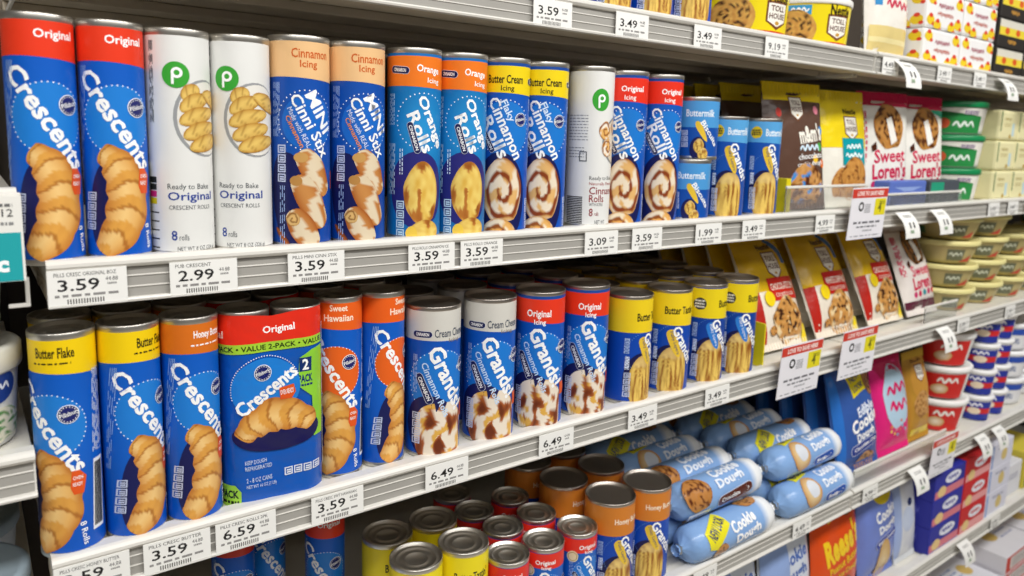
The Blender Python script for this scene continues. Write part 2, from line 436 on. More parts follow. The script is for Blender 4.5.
# --- white store-brand crescents
RW = .0250
R = CylRef(RW, .184, 147, 209, 29, 151, 214, 250); A = Art(R)
A.ell('picture', 206, 113, 33, 38, '#9a9c9e', 30); A.ell('picture', 207, 113, 31, 36, '#e9e6df', 30)
for i, (x0, y0, x1, y1) in enumerate([(183, 95, 200, 84), (181, 106, 208, 92), (180, 118, 214, 106), (184, 132, 216, 120), (190, 143, 222, 133), (203, 88, 226, 104)]):
    A.strip('picture', [(x0, y0, 4), ((x0+x1)/2, (y0+y1)/2-1, 8.5), (x1, y1, 4)], yellow_roll_col, 16, 6)
A.ell('logo', 177, 72, 12.5, 12.5, '#3aa335', 30); A.ring('logo', 178, 70, 5.2, 2.6, '#ffffff'); A.rect('logo', 172.6, 69, 175.2, 81, '#ffffff')
A.text('Ready to Bake', (167, 181), (208, 181), 7, '#26323c', .0); A.text('Original', (167, 191), (211, 191), 11, '#1f3f96', .015)
A.text('CRESCENT ROLLS', (168, 201), (209, 201), 4.2, '#26323c', .0)
A.text('8', (170, 229), (176, 229), 10, '#1f3f96', .015); A.text('rolls', (178, 231), (188, 231), 6, '#26323c', .0)
A.text('NET WT 8 OZ (226 g)', (176, 243), (213, 243), 5.5, '#3a3f44', .0)
for i, c in enumerate(['#1a1a1a', '#2a2a2a', '#d81f7a', '#e8d21a']): A.rect('logo', 149, 171+i*7, 156, 177+i*7, c)
A.lines('lettering', 151, 40, 155, 118, 5, '#6d7276', True, .6); A.lines('lettering', 149, 202, 158, 246, 5, '#2a2a2a', False, .9, False)
can_design('white_cres', RW, .184, '#e6e6e3', A, 'ring')
# --- generic roll cans (12 oz)
RR, HR = .0272, .189
R = CylRef(RR, HR, 267, 330, 36, 271, 332, 242); A = Art(R)
A.ell('picture', 310, 118, 27, 27, '#1667c6', 30); A.dots('picture', 308, 116, 29, 38, '#ffffff', .7)
A.ell('picture', 294, 200, 24, 54, NAVY, 30, .2)
for i, (a, b, c) in enumerate([((300, 146), (314, 163), (326, 190)), ((296, 170), (310, 192), (324, 222)), ((291, 204), (303, 222), (315, 242))]):
    A.strip('picture', [(*a, 8), (*b, 13), (*c, 9)], iced_col(i*3.1+.4), 20, 8)
A.ell('picture', 301, 152, 7, 5, '#c99a58', 16); A.ell('picture', 296, 175, 6, 5, '#b98748', 16); A.blob('picture', 293, 213, 7, 7, swirl_col(2, '#d8ae6c', '#8a5a2a', '#d9b272', 1.5), 5, 16)
A.strip('picture', [(276, 222, 3), (284, 234, 3.2), (290, 243, 3)], lambda u, w_: mix(lin('#a5561e'), lin('#5e2a10'), abs(w_)), 8, 4)
A.band('top_band', RR, HR, wave(.80, .012), lambda th: .978, '#ecc08a')
A.text('Cinnamon', (291, 52), (328, 52), 9, '#d0601c', .015); A.text('Icing', (300, 63), (318, 63), 9, '#d0601c', .015)
A.text('MINI', (311, 89), (328, 126), 12.5, '#ffffff', .008, fat=.03); A.text('Cinni Stix', (294, 92), (326, 150), 11, '#ffffff', .005, fat=.022)
A.text('Made with REAL', (289, 104), (310, 142), 5, '#dfe8fa', .0); A.text('Cinnamon', (287, 112), (303, 142), 5, '#f0923a', .01)
A.icons('lettering', 277, 140, 4, 8, '#c8d2ee'); A.lines('lettering', 272, 80, 279, 132, 5, '#9db7e8', True, .6); A.lines('lettering', 279, 180, 285, 240, 3, '#9db7e8', True, .6)
A.rect('lettering', 334, 166, 341, 184, '#e2571c')
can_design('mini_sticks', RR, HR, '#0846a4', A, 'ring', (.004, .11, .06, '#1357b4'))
R = CylRef(RR, HR, 384, 443, 49, 386, 440, 235); A = Art(R)
A.dots('picture', 424, 118, 27, 36, '#ffffff', .7); A.ell('picture', 418, 185, 30, 38, '#2a2a78', 30)
A.blob('picture', 423, 188, 19, 30, glazed_col(1.3), 12, 34); A.blob('picture', 426, 227, 17, 12, glazed_col(4.1), 7, 24)
A.blob('picture', 411, 228, 6, 7, lambda a, b, c, d: lin('#f0cb4e'), 3, 12)
A.band('top_band', RR, HR, wave(.80, .008), lambda th: .962, '#ee7a20'); A.band('top_band', RR, HR, lambda th: .962, lambda th: .98, '#1b6fb8')
A.pill((391, 69), (404, 70), 6.5, 'CINNABON'); A.text('Orange', (416, 68), (440, 70), 9, '#ffffff', .02); A.text('Icing', (428, 79), (440, 80), 6.5, '#ffffff', .01)
A.text('Orange', (420, 95), (440, 143), 12.5, '#ffffff', .008, fat=.03); A.text('Rolls', (411, 110), (429, 147), 12, '#ffffff', .008, fat=.03)
A.pill((409, 122), (417, 146), 6, 'CINNABON')
A.icons('lettering', 395, 196, 4, 8, '#c8e2f2'); A.lines('lettering', 386, 92, 392, 122, 4, '#bfe0f4', True, .7); A.lines('lettering', 386, 140, 393, 190, 5, '#bfe0f4', True, .7); A.lines('lettering', 397, 145, 402, 170, 2, '#dff0fa', True, .7)
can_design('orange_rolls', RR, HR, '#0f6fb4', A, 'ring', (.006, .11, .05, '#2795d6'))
def cin_can(key, band, t1, t1x, tcol, words):
    R = CylRef(RR, HR, 520, 571, 66, 521, 567, 222); A = Art(R)
    A.ell('picture', 546, 127, 24, 24, '#1b78d0', 30); A.dots('picture', 546, 127, 25, 36, '#ffffff', .6)
    A.ell('picture', 541, 190, 25, 42, NAVY, 30)
    A.blob('picture', 544, 183, 20, 29, swirl_col(3, '#dba868', '#8a3e18', '#efdfc6', 1.9, .22), 11, 32); A.blob('picture', 541, 222, 17, 14, swirl_col(6, '#e0a24e', '#93501e', '#f4e4c8', 1.3, .1), 7, 24)
    A.band('top_band', RR, HR, wave(.80, .01), lambda th: .958, band); A.band('top_band', RR, HR, lambda th: .958, lambda th: .98, '#1a4a9c')
    A.text(t1, (t1x, 84), (564, 84), 7.5, tcol, .02); A.text('Icing', (541, 92.5), (555, 92.5), 6, tcol, .01)
    if words: A.pill((571, 85), (583, 85), 5, 'CINNABON')
    if words: A.text('Flaky', (543, 103), (553, 121), 8, '#dcecff', .02)
    A.text('Cinnamon', (533 if words else 530, 101), (560, 153), 10, '#ffffff', .005, fat=.025); A.text('Rolls', (527, 118), (546, 152), 11, '#ffffff', .005, fat=.025)
    A.pill((524, 128), (533, 146), 5, 'CINNABON'); A.logo(562, 119, 6)
    A.icons('lettering', 567, 190, 4, 6, '#c8d2ee'); A.lines('lettering', 570, 100, 578, 180, 5, '#9db7e8', True, .6)
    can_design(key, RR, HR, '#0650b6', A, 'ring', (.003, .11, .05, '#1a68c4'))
cin_can('cin_butter', '#f1d416', 'Butter Cream', 528, '#1a1a10', True)
cin_can('cin_orig', '#e8331e', 'Original', 537, '#ffffff', False)
R = CylRef(.0275, .19, 567, 616, 62, 565, 609, 222); A = Art(R)
A.ell('logo', 602, 94, 9.5, 11, '#3aa335', 30); A.ring('logo', 602.6, 92.5, 4, 2, '#ffffff'); A.rect('logo', 598.6, 92, 600.6, 102, '#ffffff')
A.ell('picture', 618, 134, 22, 24, '#8d8f92', 30); A.ell('picture', 619, 134, 21, 22.5, '#e2d2b8', 30)
for i, (x, y) in enumerate([(607, 124), (609, 141), (618, 120), (621, 140)]): A.blob('picture', x, y, 8, 9, swirl_col(i+1, '#dfa556', '#8a4a1c', '#f4e9da', 1.6), 6, 18)
A.text('Ready to Bake', (590, 172), (614, 172), 5, '#30343a', .0); A.text('Naturally Flavored', (590, 177.5), (616, 177.5), 4, '#a02830', .0)
A.text('Cinnamon', (590, 184), (620, 184), 7.5, '#8e1f26', .01); A.text('Rolls', (590, 192), (605, 192), 7.5, '#8e1f26', .01); A.text('WITH ICING', (590, 198), (604, 198), 3, '#30343a', .0)
A.text('8', (590, 206), (594, 206), 8, '#8e1f26', .01); A.text('rolls', (595.5, 207.5), (600, 207.5), 4, '#8e1f26', .0); A.text('NET WT', (596, 216), (606, 216), 4, '#50555a', .0)
A.lines('lettering', 568, 108, 588, 135, 9, '#82868a', False, .6); A.lines('lettering', 568, 140, 584, 152, 4, '#82868a', False, .6); A.frame('lettering', 579, 145, 587, 155, 1, '#50555a')
A.lines('lettering', 567, 190, 583, 218, 16, '#2a2a2a', False, .8, False)
can_design('white_cin', .0275, .19, '#e7e7e4', A, 'ring')
# --- small biscuit cans
R = CylRef(.03, .082, 682, 726, 90, 682, 717, 158); A = Art(R)
A.band('top_band', .03, .082, lambda th: .52, lambda th: .95, '#4d9ad8')
A.text('Buttermilk', (693, 107), (720, 107), 8, '#eaf4fc', .02)
A.strip('picture', [(703, 116, 3), (706, 124, 3.4), (711, 138, 2)], lambda u, w_: lin('#ecc53a'), 10, 3)
A.text('Biscuits', (708, 116), (718, 142), 6, '#ffffff', .02); A.ell('picture', 703, 146, 9, 13, NAVY)
A.blob('picture', 704, 143, 6, 8, biscuit_col(1), 6, 18); A.blob('picture', 707, 152, 6, 7, biscuit_col(2), 6, 18)
A.icons('lettering', 689, 126, 3, 5.5, '#c8d2ee'); A.lines('lettering', 685, 112, 688, 150, 2, '#9db7e8', True, .6); A.rect('lettering', 683.5, 108, 687.5, 122, '#e9e2e6')
can_design('small_biscuit', .03, .082, '#1250aa', A, 'ring')
# --- large biscuit cans
def biscuit_can(key, r, H, band, bt, txt, tcol, stripe, ref, lid='flat', tx=(662, 686), base='#0a46ae', badge=None, rim=None):
    R = CylRef(r, H, *ref); A = Art(R); x0 = ref[0]; W = ref[1]-ref[0]; yt, yb = ref[2], ref[5]; h = yb-yt
    X = lambda u: x0+u*W
    Y = lambda v: yt+v*h
    A.ell('picture', X(.5), Y(.76), W*.36, h*.24, '#14164c', 30)
    A.dots('picture', X(.62), Y(.52), W*.42, 24, '#7fb0e8', .35, 100, 260)
    A.blob('picture', X(.58), Y(.80), W*.33, h*.25, biscuit_col(len(key)), 10, 30, .04, .75)
    A.band('top_band', r, H, wave(1-bt, .012), lambda th: .965, band)
    A.band('top_band', r, H, lambda th: .965, lambda th: .98, rim or band)
    A.text(txt, (X(tx[0]), Y(bt*.55)), (X(tx[1]), Y(bt*.55)), h*.075, tcol, .02)
    A.strip('picture', [(X(.52), Y(bt+.03), W*.09), (X(.57), Y(bt+.12), W*.10), (X(.70), Y(bt+.30), W*.07)], lambda u, w_: lin(stripe), 12, 3)
    A.text('Flaky Layers', (X(.53), Y(bt+.05)), (X(.68), Y(bt+.27)), h*.04, '#24307c' if stripe.startswith('#e') else '#ffffff', .0)
    A.text('Grands!', (X(.63), Y(bt+.01)), (X(.90), Y(bt+.36)), W*.2, '#ffffff', .008, fat=.03, part='title_lettering')
    A.icons('lettering', X(.20), Y(.70), 4, h*.05, '#c8d2ee'); A.lines('lettering', X(.17), Y(.38), X(.26), Y(.52), 4, '#a9bfe6', True, h*.007); A.lines('lettering', X(.20), Y(.55), X(.27), Y(.67), 3, '#dbe4f6', True, h*.01)
    if badge: A.blob('logo', X(.28), Y(bt*.55), W*.14, h*.06, lambda a, b, c, d: lin(badge[0]), 3, 18); A.lines('logo', X(.18), Y(bt*.42), X(.38), Y(bt*.68), 3, badge[1], th=h*.012)
    can_design(key, r, H, base, A, lid)
REFY = (648, 693, 290, 652, 686, 386)
biscuit_can('bis_butter', .031, .145, '#f0d020', .34, 'Butter Tastin', '#1a1a10', '#e9c33a', REFY, 'flat', (.38, .98))
biscuit_can('bis_flaky', .031, .145, '#ecd21c', .34, 'Butter', '#1a1a10', '#2f7fd6', REFY, 'flat', (.72, 1.02), '#0a409c', ('#3a3a3a', '#e8e8e8'), '#20409a')
biscuit_can('bis_milk', .03, .142, '#58a4dc', .25, 'Buttermilk', '#eaf4fc', '#e9c33a', (708, 749, 117, 708, 744, 214), 'flat', (.5, .98), '#1250ac', ('#e3c21a', '#2a2a1a'))
biscuit_can('bis_honey', .035, .142, '#d27e2a', .33, 'Honey Butter', '#fbe9d0', '#e9c33a', REFY, 'flat', (.45, 1.0))
biscuit_can('bis_ringed', .0305, .145, '#f0dc1c', .36, "Butter Tastin'", '#1a1a10', '#e9c33a', REFY, 'ring', (.25, .9))
# --- large cinnamon roll cans
def grand_cin(key, band, lines, tcol, rim, r=.03, H=.166, lid='flat', seal=False):
    R = CylRef(r, H, 457, 516, 292, 459, 513, 442); A = Art(R)
    A.ell('picture', 491, 366, 32, 33, '#1a78d2', 30); A.dots('picture', 491, 366, 32, 42, '#ffffff', .6)
    A.ell('picture', 482, 412, 27, 34, NAVY, 30, .3)
    A.blob('picture', 491, 419, 27, 31, roll_pic_col(len(key)*1.7), 14, 40, .08, .72, 3)
    A.band('top_band', r, H, wave(.775, .012), lambda th: .955, band); A.band('top_band', r, H, lambda th: .955, lambda th: .98, rim)
    if lines[0] == 'Cream Cheese': A.pill((465, 318), (478, 318), 6, 'CINNABON'); A.text('Cream Cheese', (484, 317), (517, 317), 8, tcol, .01); A.text('Icing', (500, 325), (512, 325), 5, '#7a6f60', .0)
    else: A.text('Original', (474, 315), (503, 315), 10, tcol, .02); A.text('Icing', (483, 324), (497, 324), 7, tcol, .02)
    if seal: A.blob('logo', 466, 330, 10, 10, lambda a, b, c, d: lin('#e8d8b0'), 3, 24, .03); A.ring('logo', 466, 330, 8, 1, '#a8803a')
    A.text('Grands!', (484, 331), (511, 393), 16, '#ffffff', .008, fat=.032, part='title_lettering'); A.text('Cinnamon Rolls', (473, 346), (498, 400), 6.5, '#cfe6ff', .015, part='title_lettering')
    A.pill((469, 360), (479, 383), 7, 'CINNABON'); A.logo(515, 352, 8)
    A.icons('lettering', 463, 396, 4, 7, '#c8d2ee'); A.lines('lettering', 463, 338, 467, 376, 3, '#9db7e8', True, .6)
    A.poly('picture', [(513, 392), (518, 392), (520, 400), (518, 406), (513, 406)], '#e2571c')
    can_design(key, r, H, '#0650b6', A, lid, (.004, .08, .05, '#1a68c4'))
grand_cin('gc_cream', '#d3d0c8', ['Cream Cheese'], '#2f3d52', '#d3d0c8')
grand_cin('gc_orig', '#e8391e', ['Original'], '#ffffff', '#1a4a9c')
grand_cin('gc_small', '#e23222', ['Original'], '#ffffff', '#1f3f96', .027, .117, 'ring', True)
# --- value two-pack: two cans in one printed shrink sleeve
def twopack():
    r, H = .0238, .184
    def mp(s, t, off):
        q = r+off; e = .0003*math.sin(s*260)+.0003*math.sin(t*120+s*90)
        if abs(s) <= r: return (s, -q-e, t)
        sg = 1 if s > 0 else -1; an = (abs(s)-r)/r
        q += e*max(0, math.cos(an)); return (sg*(r+q*math.sin(an)), -q*math.cos(an), t)
    per = 2*r+PI*r; nseg = 64; v, f, c = [], [], []; rows = 20
    for i in range(rows+1):
        for k in range(nseg):
            s = (k/nseg-.25)*2*per     # front -per/2..per/2, back the rest
            tt = .002+(H-.0075)*i/rows
            if s > per/2: x, y, _ = mp(s-per, tt, -.0006); x, y = -x, -y
            else: x, y, _ = mp(s, tt, -.0006)
            if i == rows: tt -= .004*math.exp(-(x/.008)**2)
            v.append((x, y, tt)); c.append(lin('#0f56b4') if i < 18 else lin('#e23a20'))
    for i in range(rows):
        for k in range(nseg):
            a, b = i*nseg+k, i*nseg+(k+1) % nseg; f.append([a, b, b+nseg, a+nseg])
    R = CylRef(1, 1, 0, 1, 0, 0, 1, 1)
    class TR:      # sleeve front seen in the photograph, 96 px wide
        m = H/190
        def st(s_, x, y):
            u = (x-272)/50; xx = u*2*r; yy = (500-y)*TR.m+(x-268)*.00002
            if abs(xx) <= r: return xx, yy
            sg = 1 if xx > 0 else -1; q = min(.97, (abs(xx)-r)/r); return sg*(r+r*math.asin(q)), yy
    A = Art(TR())
    A.poly('top_band', [(219, 344), (244, 346), (268, 346), (295, 346), (318, 346), (318, 312), (295, 312), (268, 315), (244, 312), (219, 312)], '#e3301e')
    A.poly('top_band', [(219, 340), (318, 340), (318, 349), (219, 349)], '#a4d23a'); A.text('PACK • VALUE 2-PACK • VALUE', (219, 344.5), (317, 344.5), 5, '#1a2a10', .02)
    A.text('Original', (260, 329), (290, 328), 9, '#ffffff', .02); A.text('al', (219, 331), (226, 331), 7, '#ffffff', .02)
    A.poly('top_band', [(294, 360), (306, 353), (318, 351), (318, 442), (308, 442), (306, 400), (293, 388)], '#8fd03a')
    A.rect('logo', 294, 360, 306, 374, '#16306a'); A.text('2', (297, 367), (303, 367), 11, '#ffffff', .03); A.text('PACK', (293, 381), (307, 381), 8, '#16306a', .04); A.lines('logo', 293, 386, 307, 389, 1, '#16306a', th=1.5)
    A.ell('picture', 262, 385, 32, 30, '#1f7ed6', 30); A.dots('picture', 262, 385, 32, 40, '#ffffff', .6, 20, 200)
    A.ell('picture', 272, 430, 42, 18, '#1a1850', 34)
    A.strip('picture', [(239, 433, 8), (248, 421, 13), (271, 412, 17), (295, 418, 13), (306, 429, 8)], croissant_col, 60, 14, 5.2)
    A.text('Crescents', (236, 405), (289, 369), 13.5, '#ffffff', .008, fat=.032); A.logo(259, 369, 8)
    A.poly('picture', [(274, 386), (288, 384), (290, 392), (286, 398), (275, 398)], '#e2571c'); A.text('OVEN READY', (275, 391), (288, 390), 5, '#ffffff', .01)
    A.text('KEEP DOUGH', (241, 456), (261, 456), 4, '#d6e4f8', .0); A.text('REFRIGERATED', (241, 462), (266, 462), 4, '#d6e4f8', .0)
    A.text('2 - 8 OZ CANS', (242, 474), (266, 474), 4.5, '#d6e4f8', .0); A.text('NET WT 16 OZ (1 LB)', (242, 481), (270, 481), 4.5, '#d6e4f8', .0)
    A.icons('lettering', 278, 468, 4, 8, '#dfe6f5', False)
    A.poly('logo', [(219, 478), (232, 478), (237, 485), (237, 500), (219, 500)], '#9ed23c'); A.text('PACK', (220, 487), (235, 487), 8, '#182a12', .04); A.lines('logo', 220, 493, 235, 497, 1, '#182a12', th=2)
    A.poly('picture', [(238, 500), (318, 500), (318, 497), (262, 497)], '#c4d6f4'); A.poly('picture', [(250, 499.5), (290, 499.5), (275, 496), (262, 496.5)], '#e2372a')
    A.rect('lettering', 319.5, 330, 324, 478, '#e8ecf4'); A.lines('lettering', 320, 332, 323.5, 470, 2, '#30363f', True, .7)
    sl = mesh_from('sleeve', v, f, c); P = [('sleeve', sl, MF, None)]
    for sg in (-1, 1):
        me = lathe('lid', [(r-.0012, H-.010), (r-.0008, H-.004), (r-.0006, H-.001), (r-.0012, H), (r-.0022, H-.0005), (r-.003, H-.0045), (r*.78, H-.0047), (r*.74, H-.0036), (r*.68, H-.0036), (r*.65, H-.005), (0, H-.005)])
        me.transform(Matrix.Translation((sg*r, 0, 0))); P.append(('lid', me, MLID, None))
    for pn, me in A.build(mp, r/6, .006, .00012).items(): P.append((pn, me, MF, None))
    DESIGN['two_pack'] = P
twopack()
# ------------------------------------------------------------------ the setting
Z1, Z2, Z3, Z4, Z5, Z6 = .1495, -.1075, -.347, -.632, -.885, -1.17   # deck levels; the price rails stand LIPUP higher
LIPUP = .005
DEEP = .50
struct('floor', boxes('floor', [(-2.5, 5, -4, .9, -1.52, -1.5)]), MFLOOR)
struct('wall_back', boxes('wall_back', [(-1.0, 4.4, DEEP+.02, DEEP+.05, -1.4, .62)]), MBACK)
struct('trim_1', boxes('trim_1', [(-1.0, 4.4, .0, DEEP+.02, -1.5, Z6-.03)]), MDARK)
def upright(x, label):
    t = thing('slotted_upright', label, 'upright', (x, DEEP-.005, -1.2), group='dark slotted uprights of the cooler')
    obj('post', boxes('post', [(-.014, .014, -.012, .024, .0, 1.8)], .001), MDARK, t)
    me = boxes('slot', [(-.003, .003, -.0135, -.0118, 0, .014)])
    for k in range(44): obj('slot', me, MBACK, t, (0, 0, .08+k*.038))
upright(.022, 'dark slotted upright between the tub shelves and the can shelves')
upright(1.25, 'dark slotted upright behind the cookie dough bags')
upright(2.47, 'dark slotted upright at the far right end')
RAILP = [(.012, -.001), (.004, -.0006), (-.001, -.0003), (-.0038, -.0013), (-.006, -.0035), (-.0062, -.006), (-.0045, -.0085), (-.001, -.0095), (-.001, -.0335), (-.0055, -.0338), (-.0064, -.0352), (-.0058, -.037), (.003, -.037), (.003, -.011), (.012, -.004)]
def shelf(x0, x1, z, label, depth=DEEP-.01, cat='shelf', y0=0):
    t = thing('display_shelf', label, cat, (x0, y0, z), group='cooler display shelves'); L = x1-x0
    obj('deck', boxes('deck', [(.001, L-.001, .0032, depth, -.014, -.0003)], .0008), MDECK, t)
    obj('underside', boxes('underside', [(.001, L-.001, .004, .05, -.030, -.0142), (.001, L-.001, .05, depth, -.022, -.0142)], .0015), MUNDER, t)
    rb = boxes('rib', [(.001, L-.001, -.006, .006, -.032, -.0225)], .001)
    for y in (.10, .22, .34): obj('rib', rb, MUNDER, t, (0, y, 0))
    obj('price_rail', extrude_x('price_rail', RAILP, .0005, L-.0005), MRAIL, t, (0, 0, LIPUP))
    obj('rail_channel', boxes('rail_channel', [(.002, L-.002, -.0016, -.0011, -.0332, -.0098)]), MGROOVE, t, (0, 0, LIPUP))
    rd = boxes('rail_ridge', [(.002, L-.002, -.0024, -.0014, -.0006, .0006)], .0003)
    for dz in (-.0165, -.0255): obj('rail_ridge', rd, MRAIL, t, (0, 0, dz+LIPUP))
    bk = boxes('bracket', [(.003, .006, .03, depth, -.036, -.0305)], .0008)
    for x in (0, L-.009): obj('bracket', bk, MW, t, (x, 0, 0))
    return t
XL = .045
shelf(XL, 1.208, Z1, 'top shelf above the upper row of dough cans')
shelf(XL, 1.24, Z2, 'white shelf carrying the upper row of tall dough cans')
shelf(.036, 1.24, Z3, 'white shelf carrying the two-pack and the lower row of dough cans')
shelf(.05, 1.276, Z4, 'white shelf carrying ring-lidded cans and cookie dough rolls')
shelf(.05, 1.276, Z5, 'low shelf under the cookie dough rolls with an orange bag')
for za, zb, l in ((Z1, 1.212, 'far top shelf with yellow and red patterned packs'), (Z2, 1.244, 'far shelf carrying green tubs and pale yellow packs'), (Z3, 1.244, 'far shelf carrying stacked tan tubs'), (Z4, 1.28, 'far shelf carrying red and white tubs'), (Z5, 1.28, 'far shelf carrying stacked blue and red boxes')):
    shelf(zb, 2.46, za, l)
for z, l in ((Z1, 'farthest top shelf past the black packs'), (Z2, 'farthest shelf past the pale yellow packs'), (Z3, 'farthest shelf past the tan tubs'), (Z4, 'farthest shelf past the white tubs')): shelf(2.464, 3.6, z, l)
shelf(-.9, .031, -.254, 'left neighbouring shelf carrying stacked white tubs')
shelf(-.9, .031, -.052, 'left neighbouring shelf behind the teal sign')
shelf(-.9, .031, -.440, 'lower left neighbouring shelf carrying grey lidded tubs')
dk = obj('display_shelf', boxes('display_shelf', [(.05, 3.6, .0, DEEP, Z6-.028, Z6)], .004), MDECK, None, (0, 0, EZ)); dk['label'] = 'bottom deck of the cooler under the white and red boxes'; dk['category'] = 'shelf'
# bent end bracket showing at the left end of the upper can shelf
t = thing('shelf_hook', 'bent white metal hook at the left end of upper can shelf', 'hook', (.0335, .004, Z2-.012))
obj('arm', boxes('arm', [(-.0015, .0015, 0, .0025, -.016, .004)], .0006), MW, t); obj('foot', boxes('foot', [(-.0125, .0015, 0, .0025, -.0185, -.0155)], .0006), MW, t)
# ------------------------------------------------------------------ cans on the shelves
def facing(x, y, extra): return -math.atan2(x, .65+y)+math.radians(extra)
def can(key, name, label, x, y, z0, extra=0, group=None, only=None): return place(key, name, label, 'can', (x, y, z0+.0004), (0, 0, facing(x, y, extra)), group, only)
YF = .0005; KX = .991
row2 = [('cres_orig', 'crescent_dough_can', .0525, RC, 4, 'red and blue crescent dough can leftmost on upper shelf, by the teal sign'),
 ('cres_orig', 'crescent_dough_can', .1012, RC, 2, 'red and blue crescent dough can touching the white cans on upper shelf'),
 ('white_cres', 'crescent_dough_can', .1510, RW, 0, 'white crescent roll can with green disc, next to the red-topped cans'),
 ('white_cres', 'crescent_dough_can', .2022, RW, -22, 'white crescent roll can with green disc, next to the peach-topped cans'),
 ('mini_sticks', 'cinnamon_stick_can', .2570, RR, 0, 'peach-topped blue can of iced sticks beside the white can'),
 ('mini_sticks', 'cinnamon_stick_can', .3142, RR, 4, 'peach-topped blue can of iced sticks beside the orange-topped can'),
 ('orange_rolls', 'orange_roll_can', .3785, RR, 0, 'orange-topped light blue roll can next to the peach-topped cans'),
 ('orange_rolls', 'orange_roll_can', .4355, RR, 2, 'orange-topped light blue roll can next to the yellow-topped cans'),
 ('cin_butter', 'cinnamon_roll_can', .4930, RR, 0, 'yellow-topped cinnamon roll can on upper shelf beside the orange-topped can'),
 ('cin_butter', 'cinnamon_roll_can', .5497, RR, 0, 'yellow-topped cinnamon roll can on upper shelf beside tall white can'),
 ('white_cin', 'cinnamon_roll_can', .6233, .0275, 0, 'white cinnamon roll can with green disc between yellow and red-topped cans'),
 ('cin_orig', 'cinnamon_roll_can', .6820, RR, 6, 'red-topped cinnamon roll can on upper shelf beside tall white can'),
 ('cin_orig', 'cinnamon_roll_can', .7480, RR, 18, 'red-topped cinnamon roll can on upper shelf beside stacked small biscuit cans'),
 ('bis_milk', 'biscuit_can', .8905, .03, 4, 'light blue topped biscuit can right of the stacked small cans'),
 ('bis_milk', 'biscuit_can', .9720, .03, 14, 'light blue topped biscuit can beside the brown candy cookie bag')]
for key, nm, x, r, exr, lab in row2: can(key, nm, lab, x*KX, YF+r, Z2, exr, 'dough cans in the upper row')
can('small_biscuit', 'biscuit_can', 'small light blue biscuit can, lower of the stack of two', .8060, YF+.03, Z2, 0, 'small stacked biscuit cans')
can('small_biscuit', 'biscuit_can', 'small light blue biscuit can, upper of the stack of two', .8160, YF+.03, Z2+.083, 0, 'small stacked biscuit cans')
row3 = [('cres_butter', 'crescent_dough_can', .0555, RC, -38, 'yellow-topped crescent can at the left end of lower can row', 2),
 ('cres_butter', 'crescent_dough_can', .1037, RC, 26, 'yellow-topped crescent can between another yellow-topped and orange-topped can', 2),
 ('cres_honey', 'crescent_dough_can', .1520, RC, 20, 'orange-topped crescent can left of the large two-pack', 2),
 ('cres_hawaii', 'crescent_dough_can', .2975, RC, -14, 'orange-topped sweet crescent can touching right side of the two-pack', 2),
 ('cres_hawaii', 'crescent_dough_can', .3463, RC, 42, 'orange-topped sweet crescent can beside the grey-topped cinnamon can', 2),
 ('gc_cream', 'cinnamon_roll_can', .4060, .03, 8, 'grey-topped large cinnamon roll can beside the orange-topped crescent can', 3),
 ('gc_cream', 'cinnamon_roll_can', .4821, .03, 0, 'grey-topped large cinnamon roll can beside the red-topped one', 3),
 ('gc_orig', 'cinnamon_roll_can', .5567, .03, -6, 'red-topped large cinnamon roll can beside the grey-topped one on lower row', 3),
 ('gc_orig', 'cinnamon_roll_can', .6308, .03, 8, 'red-topped large cinnamon roll can beside the yellow-topped biscuit can', 3),
 ('bis_butter', 'biscuit_can', .7124, .031, 34, 'yellow-topped biscuit can with stripe turned aside, next to red-topped can', 4),
 ('bis_butter', 'biscuit_can', .7918, .031, 4, 'yellow-topped biscuit can with wide golden biscuit picture facing out', 4),
 ('bis_flaky', 'biscuit_can', .8696, .031, 14, 'yellow-topped biscuit can with dark badge, left of its twin', 4),
 ('bis_flaky', 'biscuit_can', .9443, .031, 8, 'yellow-topped biscuit can with dark badge, nearest the cookie bags', 4)]
BACK = {.0555: 'leftmost yellow-topped crescent can', .1037: 'yellow-topped crescent can next to the orange one', .1520: 'orange-topped crescent can left of the two-pack', .2975: 'orange-topped can right of the two-pack', .3463: 'orange-topped can next to the grey-topped one', .4060: 'left grey-topped cinnamon can', .4821: 'right grey-topped cinnamon can', .5567: 'left red-topped cinnamon can', .6308: 'right red-topped cinnamon can', .7124: 'first yellow-topped biscuit can', .7918: 'second yellow-topped biscuit can', .8696: 'third yellow-topped biscuit can', .9443: 'fourth yellow-topped biscuit can'}
ORD = ['', 'second', 'third', 'fourth']
for key, nm, x, r, exr, lab, n in row3:
    y0 = YF+r+(.012 if key == 'cres_hawaii' else 0)
    can(key, nm, lab, x*KX, y0, Z3, exr, 'dough cans in the lower row')
    for k in range(1, n):
        can(key, nm, '%s can in line behind the %s' % (ORD[k], BACK[x]), x*KX+(.004 if k % 2 else -.002), y0+k*(2*r+.006), Z3, random.uniform(-60, 60), 'dough cans behind the lower row', ('tube', 'lid', 'base_rim', 'top_band'))
place('two_pack', 'crescent_two_pack', 'large red and blue value two-pack of crescent cans in shrink sleeve', 'can pack', (.2230, YF+.027, Z3+.0004), (0, 0, math.radians(-6)))
place('two_pack', 'crescent_two_pack', 'value two-pack standing behind the front red and blue two-pack', 'can pack', (.2235, YF+.084, Z3+.0004), (0, 0, 0), None, ('sleeve', 'lid', 'top_band'))
for i, (x, y, l) in enumerate([(.395, .05, 'front yellow ring-lidded biscuit can at the left of the low row'), (.459, .048, 'front yellow ring-lidded biscuit can beside the small red cans'), (.391, .115, 'yellow ring-lidded biscuit can behind the left front yellow one'), (.455, .114, 'yellow ring-lidded biscuit can behind the right front yellow one')]):
    can('bis_ringed', 'biscuit_can', l, x, y, Z4, (-20, 10, 25, -30)[i], 'yellow ring-lidded cans on the low shelf')
